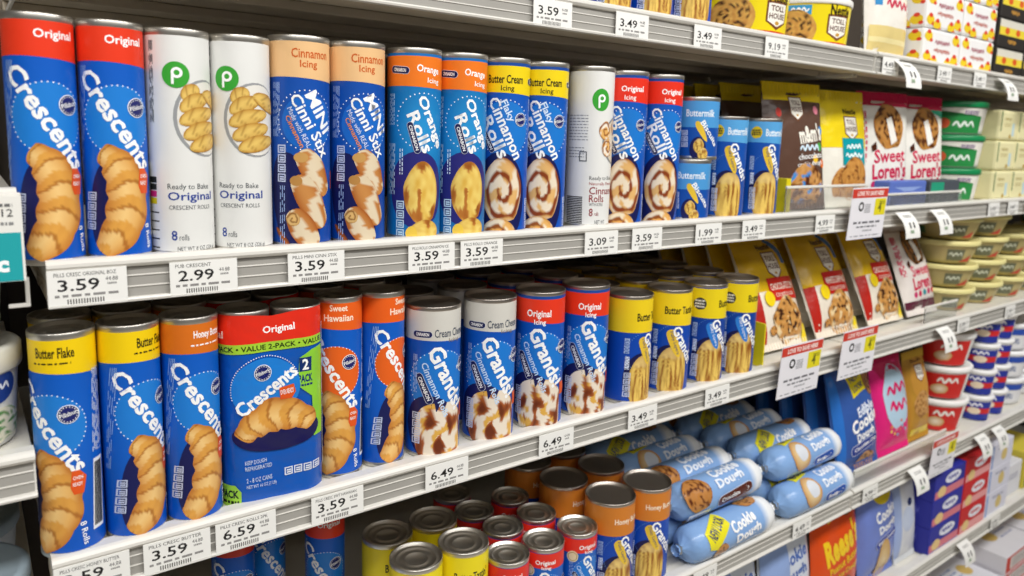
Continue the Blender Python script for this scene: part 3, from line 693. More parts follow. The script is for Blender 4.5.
for i, (x, y, l) in enumerate([(.5165, .034, 'small red ring-lidded can in front, beside the yellow cans'), (.5735, .034, 'small red ring-lidded can in front, middle of three'), (.6335, .036, 'small red ring-lidded can in front, touching the orange can'), (.549, .090, 'small red can in second line, left one'), (.609, .094, 'small red can in second line, right one'), (.541, .147, 'small red can in third line, left one'), (.607, .153, 'small red can in third line, right one'), (.541, .205, 'small red can deep in the shadow behind the other red cans')]):
    can('gc_small', 'cinnamon_roll_can', l, x, y, Z4, (10, 4, 32, 60, -50, 40, 0, 20)[i], 'small red ring-lidded cans on the low shelf')
for i, (x, y, l) in enumerate([(.699, .042, 'orange-topped wide biscuit can in front, beside the red cans'), (.7725, .042, 'orange-topped wide biscuit can in front, beside the dough rolls'), (.6755, .115, 'orange-topped wide biscuit can in second line, left one'), (.7535, .119, 'orange-topped wide biscuit can in second line, right one'), (.668, .190, 'orange-topped wide biscuit can in third line, left one'), (.742, .194, 'orange-topped wide biscuit can in third line, right one')]):
    can('bis_honey', 'biscuit_can', l, x, y, Z4, (18, 6, 30, -20, 20, 50)[i], 'orange-topped biscuit cans on the low shelf')
for i, (x, y) in enumerate([(.222, .17), (.272, .21), (.325, .15)]):
    can('cres_orig', 'crescent_dough_can', ['red-topped crescent can standing in shadow under the two-pack shelf', 'blue crescent can deepest in the shadow below the lower can row', 'blue crescent can in shadow just left of yellow ring-lidded cans'][i], x, y, Z4, (0, 20, -10)[i], 'crescent cans in the shadow of the low shelf')
for i, x in enumerate((.648, .722, .797)):
    can('bis_butter', 'biscuit_can', ['biscuit can on the top shelf, leftmost one whose foot shows', 'biscuit can on the top shelf, middle of three', 'biscuit can on the top shelf beside the yellow cookie tub'][i], x, .042, Z1, (20, 14, 8)[i], 'biscuit cans on the top shelf')
# ------------------------------------------------------------------ price tags
def tag_design(name, price, big=True):
    key = 'tag'+name+price
    if key in DESIGN: return key
    A = Art(FlatRef(.054, .0285))
    if name: A.text(name, (8, 6.5), (86 if len(name) > 14 else 60, 6.5), 5.5, '#2c2a2a', .0)
    A.text(price, (12, 22), (64, 22), 17, '#161414', .012)
    A.text('44.88', (72, 16), (88, 16), 6, '#4a4848', .0); A.lines('lettering', 74, 21, 86, 25, 1, '#8a8886', th=2)
    A.lines('lettering', 8, 35, 88, 39, 1, '#8a8886', th=2.6); A.lines('lettering', 22, 42, 70, 49, 14, '#55524f', True, 1.2, False)
    mp = lambda s, t, off: (s, -.0004-off, t)
    P = [('card', boxes('card', [(-.027, .027, -.0004, .0004, 0, .0285)], 0, lin('#efeeea')), MC, None)]
    for pn, me in A.build(mp).items(): P.append((pn, me, MC, 'card'))
    DESIGN[key] = P; return key
TAGS = [(Z2, .0725, 'PILLS CRESC ORIGINAL 8OZ', '3.59', 'under the leftmost red crescent can'), (Z2, .158, 'PUB CRESCENT', '2.99', 'under the white crescent cans'), (Z2, .2565, 'PILLS MINI CINN STIX', '3.59', 'under the peach-topped cans'),
 (Z2, .3785, 'PILLS ROLLS CINNAMON ICE', '3.59', 'under the left orange-topped roll can'), (Z2, .440, 'PILLS ROLLS ORANGE', '3.59', 'under the right orange-topped roll can'), (Z2, .614, '', '3.09', 'under the white cinnamon roll can'), (Z2, .693, '', '3.59', 'under the red-topped cinnamon roll cans'), (Z2, .8135, '', '1.99', 'under the stacked small biscuit cans'), (Z2, .9145, '', '3.49', 'under the light blue topped biscuit cans'), (Z2, 1.10, '', '4.99', 'under the brown candy cookie bag'),
 (Z3, .0640, 'PILLS CRESC HONEY BUTTER', '3.59', 'under the leftmost yellow-topped crescent can'), (Z3, .1285, 'PILLS CRESC BUTTER', '3.59', 'under the orange-topped crescent can'), (Z3, .1870, 'PILLS CRESC ROLLS 2PK', '6.59', 'under the two-pack'), (Z3, .2755, 'PILLS CRESC SWT HAWAIIAN', '3.59', 'under the sweet crescent cans'), (Z3, .401, '', '6.49', 'under the left grey-topped can'), (Z3, .555, '', '6.49', 'under the left red-topped large can'), (Z3, .7035, '', '3.49', 'under the left yellow-topped biscuit can'), (Z3, .858, '', '3.49', 'under the right yellow-topped biscuit cans'),
 (Z1, .526, '', '3.59', 'on the top rail, leftmost'), (Z1, .6475, '', '3.49', 'on the top rail under biscuit cans, left one'), (Z1, .785, '', '3.49', 'on the top rail under biscuit cans, right one'), (Z1, .935, '', '9.19', 'on the top rail under the yellow cookie tub'), (Z1, 1.255, '', '4.49', 'on the far top rail under the white bag'), (Z1, 1.45, '', '3.49', 'on the far top rail under left patterned pack'), (Z1, 1.60, '', '3.49', 'on the far top rail under right patterned pack'),
 (Z4, 1.115, '', '4.49', 'under the dough rolls at right'), (Z4, .86, '', '3.49', 'under the dough rolls at left'), (Z4, 1.34, '', '4.99', 'on the far rail under the blue cookie bag'),
 (Z3, 1.66, '', '3.99', 'on the far rail under the tan tubs'), (Z3, 1.9, '', '3.99', 'on the far rail right of the tan tubs tag'), (Z2, 1.74, '', '3.49', 'on the far rail under the pale packs, left'), (Z2, 1.84, '', '3.49', 'on the far rail under the pale packs, right'), (Z5, 1.98, '', '2.99', 'on the low rail under the red boxes')]
for z, x, nm, pr, where in TAGS:
    place(tag_design(nm, pr), 'price_tag', 'white price tag %s' % where, 'price tag', (x, -.0058, z+LIPUP-.0365), (math.radians(-1), 0, 0), 'shelf price tags')
# ------------------------------------------------------------------ pouches
def bag_fn(w, h, d, seed, seal=.016):
    def B(s, t):
        x = max(-1, min(1, 2*s/w)); y = max(0, min(1, (t-seal)/(h-2*seal)))
        return d*(max(0, 1-x**4)**.6)*(math.sin(PI*min(1, max(0, y)))**.45 if 0 < y < 1 else 0)*(1+.12*nz(s*28+seed, t*22, seed))
    return B
def bag_design(key, w, h, d, base, artf, seed=1, sealcol=None, mat_=None):
    B = bag_fn(w, h, d, seed); nx, ny = 16, 22; v, f, c = [], [], []
    for side in (-1, 1):
        b0 = len(v)
        for j in range(ny+1):
            for i in range(nx+1):
                s, t = (i/nx-.5)*w, j/ny*h; wob = .0012*nz(t*60, seed+side)*(1 if abs(s) > w*.45 else 0)
                bb = B(s, t); v.append((s+wob, (-bb-.0005 if side < 0 else bb*.55+.0005), t)); c.append(lin(base))
        for j in range(ny):
            for i in range(nx):
                a = b0+j*(nx+1)+i; q = [a, a+1, a+nx+2, a+nx+1]; f.append(q if side < 0 else q[::-1])
    P = [('pouch', mesh_from('pouch', v, f, c), mat_ or MF, None)]
    A = Art(FlatRef(w, h)); artf(A, 100*h/w)
    mp = lambda s, t, off: (s, -B(s, t)-.0006-off, min(h, max(.001, t)))
    for pn, me in A.build(mp, w/16, h/22, .00025).items(): P.append((pn, me, mat_ or MF, None))
    sc = lin(sealcol or base)
    for nm, z0, z1 in (('top_seal', h-.014, h+.003), ('bottom_seal', -.0, .012)):
        v, f = [], []; n = 34
        for i in range(n+1):
            x = (i/n-.5)*w*.995
            for q, zz in enumerate((z0, z1)): v.append((x, -.0022+.0008*(-1)**i, zz+(.0012*(-1)**i if q == (1 if z0 > .05 else 0) and False else 0)))
        for i in range(n): f.append([2*i, 2*i+2, 2*i+3, 2*i+1])
        b = len(v); v += [(x, .0016, z) for x, y, z in v]; f += [[q+b for q in reversed(ff)] for ff in f[:n]]
        P.append((nm, mesh_from(nm, v, f, [sc if nm == 'top_seal' else lin(base)]*len(v), False), mat_ or MF, None))
    DESIGN[key] = P
def shield(A, x, y, w_, h_, l1='TOLL', l2='HOUSE'):
    A.poly('logo', [(x-w_/2, y), (x+w_/2, y), (x+w_/2, y+h_*.72), (x, y+h_), (x-w_/2, y+h_*.72)], '#7a4a2a'); k = w_*.07
    A.poly('logo', [(x-w_/2+k, y+k), (x+w_/2-k, y+k), (x+w_/2-k, y+h_*.70), (x, y+h_-k*1.4), (x-w_/2+k, y+h_*.70)], '#f6f2e8')
    A.text(l1, (x-w_*.33, y+h_*.25), (x+w_*.33, y+h_*.25), h_*.2, '#5a2a18', .02, 'logo'); A.text(l2, (x-w_*.38, y+h_*.52), (x+w_*.38, y+h_*.52), h_*.2, '#5a2a18', .02, 'logo')
    A.ell('logo', x, y+h_*.76, w_*.1, w_*.06, '#c89a3a', 10)
def art_candy(A, H):
    A.rect('top_band', 1, 1, 99, 20, '#f2d414'); shield(A, 50, 15, 22, 30); A.text('Nestle', (42, 11), (58, 11), 6, '#4a2a14', .02)
    for i, (x, y, c) in enumerate([(20, 35, '#d8392c'), (84, 30, '#e88aa0'), (90, 55, '#3f8fd8'), (86, 75, '#4aa84a'), (78, 90, '#f0c020'), (92, 95, '#e8731c'), (12, 60, '#f0c020')]): A.ell('candy_print' if i < 6 else 'logo', x, y, 4.5, 5.5, c, 16)
    A.text("m&m's", (50, 62), (90, 56), 22, '#f4efe4', .04); A.scrawl('lettering', 50, 84, 76, 9, '#d9ecfa', 2)
    A.text('chocolate', (48, 88), (90, 84), 7, '#ffffff', .01); A.text('cookie dough', (46, 98), (90, 94), 7, '#ffffff', .01)
    A.blob('picture', 62, 122, 30, 26, cookie_col(2, '#dba866', '#5a2a16', '#3f8fd8', .28), 11, 30)
    A.rect('picture', 1, H-18, 28, H-2, '#f2d414')
bag_design('bag_candy', .136, .205, .013, '#5c4236', art_candy, 3, '#f2d414')
def art_teal(A, H):
    A.rect('top_band', 1, 1, 99, 75, '#f2d61c'); A.text('Nestle', (50, 26), (76, 26), 8, '#2a1a10', .03); shield(A, 62, 32, 26, 34)
    A.rect('picture', 42, 62, 88, 98, '#0f9aa4'); A.scrawl('lettering', 50, 80, 73, 8, '#e8fafa', 2); A.scrawl('lettering', 47, 82, 85, 8, '#e8fafa', 3)
    A.blob('picture', 42, 124, 20, 22, cookie_col(4, '#d8a25c', '#8a4a20', None, .25), 9, 26); A.blob('picture', 66, 116, 26, 28, cookie_col(5, '#d29a50', '#6e3a18', None, .3), 11, 30)
bag_design('bag_teal', .130, .20, .013, '#ece8dc', art_teal, 5, '#f2d61c')
def art_red(A, H, seed=1, pan='#c8271c', l1='CHOCOLATE CHIP'):
    A.rect('top_band', 1, 1, 99, 82, '#e2b714'); A.poly('logo', [(55, 1), (66, 1), (92, 30), (92, 48), (80, 48), (80, 34)], '#3f6fb0')
    A.text('Nestle', (42, 24), (70, 22), 9, '#4a2a14', .03); shield(A, 58, 30, 28, 40)
    A.rect('picture', 34, 66, 92, 96, pan); A.text(l1, (38, 78), (88, 78), 9, '#f8e8d8', .02); A.text('COOKIE DOUGH', (44, 89), (82, 89), 5, '#f8e8d8', .0)
    A.rect('picture', 1, 82, 14, H-6, '#b3261c')
    A.blob('picture', 62, 122, 32, 28, cookie_col(seed, '#d8a45c', '#3e1f12', '#ead0a0', .2), 14, 40, .12); A.blob('picture', 26, 132, 7, 6, cookie_col(seed+2), 5, 14)
    A.ell('logo', 30, 92, 10, 10, '#f0d21c', 18); A.rect('logo', 88, 130, 99, H-2, '#ead024')
bag_design('bag_chip', .132, .205, .02, '#e6dccb', lambda A, H: art_red(A, H, 1), 7, '#e2b714')
bag_design('bag_nut', .138, .205, .02, '#e6dccb', lambda A, H: art_red(A, H, 6, '#b8231c', 'WHITE CHIP NUT'), 9, '#e2b714')
def art_sweet(A, H, top='#d0194e', corner=None, base='w', cc=(3, '#c89450', '#4a2414')):
    A.rect('top_band', 1, 1, 99, 16, top)
    if corner: A.poly('top_band', [(60, 16), (99, 16), (99, 28)], corner)
    A.blob('picture', 56, 43, 30, 30, cookie_col(*cc, None, .1), 11, 30); A.poly('picture', [(50, 34), (60, 30), (70, 62), (58, 68)], '#f6f2ea')
    A.text('Sweet', (26, 84), (88, 80), 18, '#d0194e', .02); A.text("Loren's", (24, 104), (92, 100), 21, '#d0194e', .03)
    for i, c in enumerate(['#c8306a', '#d0194e', '#2f8f9a', '#c8306a', '#d0194e']): A.ell('picture', 28+i*14, 121-i, 5, 5, c, 14)
    A.text('COOKIE DOUGH', (40, 132), (88, 130), 6, '#6a2a3a', .0)
    A.lines('lettering', 4, 24, 14, 90, 3, '#d0194e', True, 1.6); A.poly('picture', [(20, 70), (28, 64), (30, 74), (22, 78)], '#4a2414')
bag_design('bag_sweet', .14, .205, .011, '#efece4', lambda A, H: art_sweet(A, H), 11, '#d0194e')
bag_design('bag_sweet_green', .14, .205, .011, '#efece4', lambda A, H: art_sweet(A, H, '#d0194e', '#2fae8a', 'w', (8, '#b98846', '#5a3018')), 12, '#d0194e')
bag_design('bag_fudge', .128, .195, .018, '#e4dcd6', lambda A, H: (art_sweet(A, H, '#b9aaa4', None, 'w', (5, '#4e281c', '#2c120c')), A.rect('picture', 1, H-22, 99, H-4, '#5e2438')), 13, '#d8d0cc')
def art_blue(A, H):
    A.poly('logo', [(38, 12), (76, 6), (78, 34), (40, 42)], '#e3cf1c'); A.text('NEW', (44, 20), (72, 15), 8, '#16306a', .02, 'logo'); A.text('LOOK', (44, 32), (72, 27), 8, '#16306a', .02, 'logo')
    A.blob('picture', 86, 26, 12, 18, cookie_col(3, '#7a5a4a', '#3a2018'), 6, 18)
    A.text('Edible', (44, 62), (86, 54), 13, '#eef4ff', .03); A.text('Cookie', (28, 80), (92, 66), 18, '#ffffff', .04); A.text('Dough', (38, 96), (80, 88), 15, '#ffffff', .04)
    A.pill((30, 108), (84, 100), 12, 'Chocolate Chip', bgc='#2a3f92'); A.blob('picture', 62, 130, 26, 16, cookie_col(7, '#c8a070', '#4a2a1a'), 8, 22)
    A.rect('top_band', 1, 2, 14, H-2, '#2d6fc4')
bag_design('bag_blue', .15, .205, .02, '#3559a2', art_blue, 15)
def art_pink(A, H):
    A.poly('top_band', [(1, 2), (99, 2), (84, 30), (20, 34)], '#c21e56'); A.blob('picture', 56, 66, 40, 50, lambda a, b, c, d: lin('#b9d6ea'), 5, 30, .05)
    A.scrawl('lettering', 26, 86, 52, 20, '#e0246a', 2); A.scrawl('lettering', 30, 84, 80, 18, '#e0246a', 5)
    for i in range(10): A.ell('picture', 25+random.random()*60, 104+random.random()*26, 3.4, 2.6, random.choice(['#e8a0b0', '#f0d060', '#80b8d8', '#e07050']), 10)
bag_design('bag_pink', .128, .20, .018, '#e0287a', art_pink, 17, '#c21e56')
def art_gold(A, H):
    A.blob('picture', 50, 60, 36, 48, lambda a, b, c, d: lin('#c8923c'), 4, 26); A.text('Nestle', (30, 20), (76, 16), 10, '#3a2010', .02); shield(A, 52, 28, 34, 40); A.blob('picture', 50, 118, 34, 30, cookie_col(9, '#d8b070', '#8a5a2a'), 9, 26)
    A.rect('picture', 10, H-28, 90, H-6, '#e8d23a')
bag_design('bag_gold', .095, .19, .016, '#b98a34', art_gold, 19, '#c8a03a')
def art_orange(A, H):
    A.poly('logo', [(22, 8), (58, 2), (60, 18), (26, 26)], '#e2c81c'); A.blob('picture', 72, 14, 14, 12, cookie_col(2, '#6a3a20', '#3a1c10'), 6, 18)
    A.text("Reese's", (16, 62), (92, 46), 36, '#f4cc1c', .05); A.text('Peanut Butter', (24, 86), (90, 74), 10, '#f4cc1c', .02); A.text('Cookie Dough', (24, 100), (88, 90), 10, '#f4cc1c', .02)
    A.blob('picture', 64, 116, 15, 14, lambda a, b, c, d: mix(lin('#4a2416'), lin('#7a4428'), a), 5, 20); A.blob('picture', 36, 126, 18, 14, cookie_col(4, '#d8a860', '#8a5020'), 7, 20)
bag_design('bag_orange', .155, .21, .02, '#dc4c14', art_orange, 21)
def art_peri(A, H):
    A.ell('logo', 60, 20, 26, 16, '#e0c81c', 20); A.text('NEW LOOK', (42, 21), (78, 17), 9, '#1c2a6a', .02, 'logo'); A.text('Cookie', (34, 54), (92, 44), 17, '#ffffff', .04); A.text('Dough', (40, 74), (88, 66), 16, '#ffffff', .04)
    A.pill((36, 92), (84, 82), 12, 'Sugar Cookie', bgc='#2a3f9e'); A.blob('picture', 56, 122, 20, 34, lambda a, b, c, d: mix(lin('#e8cf9a'), lin('#c89c58'), a), 6, 22)
bag_design('bag_peri', .14, .205, .02, '#6f82c8', art_peri, 23)
bag_design('bag_white', .15, .205, .02, '#cfd6e2', lambda A, H: (A.text('Cookie', (20, 46), (86, 36), 18, '#4a68b0', .03), A.text('Dough', (26, 68), (82, 60), 18, '#4a68b0', .03), A.rect('top_band', 1, 2, 46, H-3, '#8ea6d6'), A.text('Big', (12, 90), (40, 86), 14, '#ffffff', .03), A.blob('picture', 44, 118, 28, 18, cookie_col(3), 7, 20)), 25)
bag_design('bag_shred', .135, .20, .02, '#f0ebe2', lambda A, H: (A.lines('lettering', 20, 4, 90, 60, 9, '#d04a5a', True, 2.4), A.rect('logo', 8, 66, 20, 84, '#3f8fc8'), A.scrawl('lettering', 30, 84, 80, 13, '#d0405a'), A.rect('picture', 3, H-40, 97, H-3, '#e4cf8a'), A.rect('picture', 3, H-26, 97, H-20, '#f0e2a8')), 27)
bag_design('bag_slim', .09, .20, .012, '#d8dade', lambda A, H: (A.ell('picture', 60, 80, 10, 10, '#2a3560'), A.ell('picture', 50, 120, 26, 30, '#c2cce0'), A.rect('top_band', 1, 2, 22, H-3, '#9fb0d8')), 29)
def bag(key, label, x, y, z, lean=10, yaw=0, group=None, name='cookie_dough_bag', cat='bag', only=None):
    return place(key, name, label, cat, (x, y, z+.0005), (math.radians(-lean), 0, math.radians(yaw)), group, only)
bag('bag_candy', 'brown pouch with yellow top and candy cookie beside light blue biscuit can', 1.095, .045, Z2, 9, -8, 'cookie bags on the upper shelf')
for i in range(4):
    bag('bag_candy', ['second', 'third', 'fourth', 'fifth'][i]+' brown yellow-topped pouch in line behind the candy cookie pouch', 1.085-.004*i, .12+.05*i, Z2, 10, 0, 'brown pouches in line on the upper shelf', only=('pouch', 'top_band', 'top_seal', 'bottom_seal'))
bag('bag_teal', 'yellow and white pouch with teal panel beside the brown candy pouch', 1.236, .045, Z2, 9, -8, 'cookie bags on the upper shelf')
bag('bag_teal', 'second yellow pouch right behind the teal panelled pouch', 1.238, .125, Z2, 8, 0, 'cookie bags on the upper shelf', only=('pouch', 'top_band', 'top_seal', 'bottom_seal'))
bag('bag_sweet', 'white pouch with crimson top and pink lettering, left of the pair', 1.39, .056, Z2, 6, -10, 'white and pink pouches')
bag('bag_sweet_green', 'white pouch with pink lettering and green corner beside green tubs', 1.536, .056, Z2, 6, -10, 'white and pink pouches')
for i, (x, y) in enumerate([(1.385, .125), (1.385, .185), (1.53, .125)]): bag('bag_sweet', ['white crimson-topped pouch just behind the left pink-lettered pouch', 'white crimson-topped pouch third in line behind the left pink-lettered pouch', 'white crimson-topped pouch just behind the green-cornered pouch'][i], x, y, Z2, 4, 0, 'white and pink pouches', only=('pouch', 'top_band', 'top_seal', 'bottom_seal'))
for kk, x, lab, gp in (('bag_chip', 1.098, 'yellow and cream pouch with red panel nearest the yellow-topped cans', 3), ('bag_nut', 1.262, 'yellow and cream pouch with red panel, middle of three on lower shelf', 3), ('bag_chip', 1.435, 'yellow and cream pouch with red panel beside the fudge pouch', 2)):
    bag(kk, lab, x, .045, Z3+.006, 26, 0, 'leaning yellow pouches on the lower shelf')
    for i in range(1, gp+1): bag(kk, ['', 'second', 'third', 'fourth'][i]+' yellow pouch in line behind the '+{1.098: 'one nearest the cans', 1.262: 'middle one', 1.435: 'one beside the fudge pouch'}[x], x-.002*i, .045+.062*i, Z3+.006, 24-2*i, 0, 'leaning yellow pouches on the lower shelf', only=('pouch', 'top_band', 'top_seal', 'bottom_seal'))
bag('bag_fudge', 'white pouch with dark fudge cookie next to the tan tubs', 1.583, .045, Z3+.006, 22, 0, 'white and pink pouches')
bag('bag_blue', 'blue cookie dough pouch with yellow badge beside the pink pouch', 1.376, .04, Z4+.004, 14, 0, 'pouches on the low shelf')
for i in range(4): bag('bag_blue', ['second', 'third', 'fourth', 'fifth'][i]+' blue pouch in line behind the front blue one', 1.374-.001*i, .1+.055*i, Z4, 10, 0, 'blue pouches in line', only=('pouch', 'logo', 'top_band', 'top_seal', 'bottom_seal'))
bag('bag_pink', 'hot pink pouch with pale blue window beside the blue pouch', 1.522, .045, Z4+.004, 12, 0, 'pouches on the low shelf')
bag('bag_gold', 'narrow golden pouch between the pink pouch and red tubs', 1.640, .05, Z4+.004, 10, 0, 'pouches on the low shelf')
bag('bag_orange', 'orange pouch with yellow lettering under the dough rolls', 1.318, .032, Z5, 7, 0, 'pouches on the lowest shelf')
bag('bag_peri', 'periwinkle blue pouch with yellow badge beside the orange pouch', 1.474, .032, Z5, 7, 0, 'pouches on the lowest shelf')
bag('bag_white', 'pale blue and white pouch left of the orange pouch', 1.155, .034, Z5, 7, 0, 'pouches on the lowest shelf')
bag('bag_white', 'pale blue and white pouch farthest left on the lowest shelf', 0.995, .034, Z5, 7, 0, 'pouches on the lowest shelf')
bag('bag_slim', 'slim white pouch between periwinkle pouch and blue cartons', 1.5905, .03, Z5, 7, 0, 'pouches on the lowest shelf')
bag('bag_shred', 'white bag with pink streaks and straw bottom on the top shelf', 1.318, .04, Z1, 6, 0, 'bags on the top shelf')
# ------------------------------------------------------------------ cookie dough rolls lying on the low shelf
def chub_design(key, L, r, base, variant, end='#eef0f2'):
    rnd = random.Random(len(key)); prof = [(-L/2-.012, .3), (-L/2-.004, .16), (-L/2, .2), (-L/2+.006, .72), (-L/2+.016, .95), (-L/2+.03, 1)]
    prof += [(-L/2+.03+(L-.06)*k/10, 1) for k in range(1, 10)]+[(-a, b) for a, b in prof[::-1]]
    n = 28; v, f, c = [], [], []
    def rad(x, th, q): return r*q*(1+.035*(1-q)*math.sin(th*9)*4+.03*nz(x*42, math.cos(th)*2, math.sin(th)*2+len(key)))
    for x, q in prof:
        for k in range(n):
            th = 2*PI*k/n; R_ = rad(x, th, q); v.append((x, -R_*math.cos(th), R_*math.sin(th)+r))
            c.append(lin(end) if x > L/2-.035 else lin(base))
    for i in range(len(prof)-1):
        for k in range(n): a, b = i*n+k, i*n+(k+1) % n; f.append([a, a+n, b+n, b])
    P = [('film', mesh_from('film', v, f, c), MF, None)]
    for nm, x in (('clip', -L/2-.004), ('clip', L/2+.004)):
        me = boxes('clip', [(x-.0025, x+.0025, -.006, .006, r-.006, r+.006)], .0015); P.append((nm, me, MLID, None))
    def mp(s, t, off):
        th = (t-.05)/r+.72; R_ = rad(s, th, 1)+.0006+off; return (s, -R_*math.cos(th), R_*math.sin(th)+r)
    A = Art(FlatRef(L, .1)); W = lambda t: t
    if variant == 'badge':
        A.poly('logo', [(14, 22), (36, 8), (42, 22), (24, 36), (16, 34)], '#e8de2a'); A.text('NEW LOOK', (19, 27), (37, 15), 8, '#16306a', .02, 'logo')
        A.rect('picture', 10, -4, 88, 4, '#f2f4f6'); A.blob('picture', 74, 8, 11, 8, cookie_col(3, '#c8925a', '#4a2416'), 8, 22); A.blob('picture', 30, 40, 8, 7, cookie_col(5, '#c8925a', '#4a2416'), 7, 18)
        A.text('Cookie', (42, 26), (70, 22), 9, '#ffffff', .04); A.text('Dough', (46, 36), (74, 32), 9, '#ffffff', .04); A.text('Chocolate Chip', (44, 44), (76, 40), 4.5, '#f2f6ff', .01)
    elif variant == 'brown':
        A.rect('picture', 6, 38, 30, 48, '#e4e8ee'); A.lines('lettering', 8, 40, 28, 47, 3, '#6a7a9a', th=1)
        A.blob('picture', 18, 24, 15, 13, cookie_col(6, '#b8804a', '#5a2c18', None, .12), 10, 26); A.text('Cookie', (40, 14), (74, 12), 9, '#e9f0fb', .04); A.text('Dough', (40, 24), (72, 22), 9, '#e9f0fb', .04)
        A.pill((42, 36), (74, 33), 8, 'Chocolate Chip', bgc='#5a2a20')
    else:
        A.poly('logo', [(20, 6), (42, 0), (44, 9), (22, 14)], '#e8de2a'); A.text('NEW LOOK', (24, 8), (42, 4), 6, '#16306a', .02, 'logo')
        A.blob('picture', 32, 26, 12, 13, lambda a, b, c_, d: mix(lin('#e6cfa0'), lin('#c08a4c'), a*a), 7, 24); A.blob('picture', 34, 24, 7, 7, lambda a, b, c_, d: lin('#d8dce4'), 4, 16)
        A.rect('picture', 12, -16, 90, -8, '#dfe8f4')
        A.text('Cookie', (50, 14), (76, 12), 9, '#f4f8ff', .04); A.text('Dough', (50, 25), (76, 23), 9, '#f4f8ff', .04); A.pill((52, 36), (74, 34), 7, 'Sugar', bgc='#2450a8')
    for pn, me in A.build(mp, 0, r*2*PI/28, .00025).items(): P.append((pn, me, MF, None))
    DESIGN[key] = P
for k, v_ in (('chub_badge', 'badge'), ('chub_brown', 'brown'), ('chub_sugar', 'sugar')): chub_design(k, .210, .029, '#86abdc', v_)
def chub(key, label, x, y, z, yaw=0, roll=0): return place(key, 'cookie_dough_roll', label, 'dough roll', (x, y, z), (math.radians(roll), 0, math.radians(yaw)), 'rolls of cookie dough on the low shelf')
RZ = Z4+.0004
SEQ = ['front', 'second', 'third', 'fourth', 'fifth', 'rearmost']
for side, xc in (('left', .932), ('right', 1.174)):
    for k in range(6):
        key = (['chub_badge', 'chub_sugar', 'chub_brown', 'chub_sugar', 'chub_badge', 'chub_brown'] if side == 'left' else ['chub_sugar', 'chub_badge', 'chub_sugar', 'chub_brown', 'chub_sugar', 'chub_badge'])[k]
        lab = {0: {'left': 'light blue dough roll with yellow badge lying in front beside orange can', 'right': 'light blue sugar dough roll lying in front beside the blue pouch'}[side]}.get(k, '%s light blue dough roll of the lower layer, %s hand pile' % (SEQ[k], side))
        chub(key, lab, xc-.002*k, .0165+.0605*k, RZ, (-1, 1, 0, 1, -1, 0)[k]*.4)
    for k in range(5):
        key = (['chub_brown', 'chub_brown', 'chub_sugar', 'chub_badge', 'chub_sugar'] if side == 'left' else ['chub_sugar', 'chub_badge', 'chub_sugar', 'chub_badge', 'chub_brown'])[k]
        lab = {0: {'left': 'light blue dough roll with brown pill lying on the badge roll', 'right': 'light blue sugar dough roll lying on the front sugar roll'}[side]}.get(k, '%s light blue dough roll of the upper layer, %s hand pile' % (SEQ[k], side))
        chub(key, lab, xc-.003*k+.004, .0468+.0605*k, RZ+.0535, (1, -1, 0, 1, 0)[k]*.4)
chub('chub_brown', 'brown pill dough roll under the two-pack shelf at far left', .175, .03, RZ, 0)
chub('chub_sugar', 'sugar dough roll behind the far left brown pill roll', .172, .0915, RZ, 0)
# ------------------------------------------------------------------ tubs
def tub_design(key, rt, rb, h, body, lidc, artf=None, lid_h=.012, sx=1, sy=1, over=.003):
    n = 40; prof = [(rb*.9, 0), (rb, .002)]+[(rb+(rt-rb)*k/6, .002+(h-lid_h-.002)*k/6) for k in range(1, 7)]
    bd = lathe('body', [(0, 0)]+prof, n, lin(body), sx, sy)
    z0 = h-lid_h; ro = rt+over
    ld = lathe('lid', [(rt*.98, z0+.001), (ro-.001, z0), (ro, z0+.002), (ro, h-.003), (ro-.002, h-.0008), (ro-.006, h), (ro-.009, h-.003), (0, h-.003)], n, lin(lidc), sx, sy)
    P = [('body', bd, MPL, None), ('lid', ld, MPL, None)]
    if artf:
        A = Art(FlatRef(2*rt*1.3, h)); artf(A, 100*h/(2*rt*1.3))
        def mp(s, t, off):
            q = rb+(rt-rb)*min(1, t/(h-lid_h))+off+.0006; an = s/rt; return (q*math.sin(an)*sx, -q*math.cos(an)*sy, t)
        for pn, me in A.build(mp, 2*PI*rt/n, 0, .00012).items(): P.append((pn, me, MPL, None))
    DESIGN[key] = P
def tub(key, label, x, y, z, extra=0, group=None, name='food_tub', rot=None): return place(key, name, label, 'tub', (x, y, z), (0, 0, rot if rot is not None else facing(x, y, 0)+math.radians(extra)), group)
def art_green(A, H): A.rect('label', 2, H*.45, 98, H*.95, '#2f8f4a'); A.poly('label', [(2, H*.45), (50, H*.30), (98, H*.45)], '#1f6a34'); A.ell('picture', 52, H*.66, 7, 6, '#e2603a'); A.scrawl('lettering', 62, 88, H*.70, 9, '#e9f4ea'); A.blob('picture', 24, H*.4, 8, 6, lambda a, b, c, d: lin('#e8b8ae'), 3, 14); A.lines('lettering', 74, H*.28, 92, H*.4, 2, '#a090a8', th=1.6)
tub_design('tub_green', .066, .060, .0675, '#eeeae0', '#15854e', art_green, .013)
for i in range(3):
    tub('tub_green', ['green-lidded white tub, bottom of the stack of three', 'green-lidded white tub, middle of the stack of three', 'green-lidded white tub, top of the stack of three'][i], 1.688, .080, Z2+.0004+.068*i, -12, 'green-lidded tubs')
tub_design('tub_tan', .066, .052, .0505, '#c2b27a', '#e6dc98', lambda A, H: (A.rect('label', 56, H*.36, 78, H*.84, '#6f7258'), A.scrawl('lettering', 58, 76, H*.58, 6, '#dfe4d0'), A.poly('label', [(74, H*.9), (92, H*.62), (92, H*.9)], '#c8473a'), A.rect('label', 10, H*.5, 24, H*.8, '#5f8a5a')), .011, 1, 1, .005)
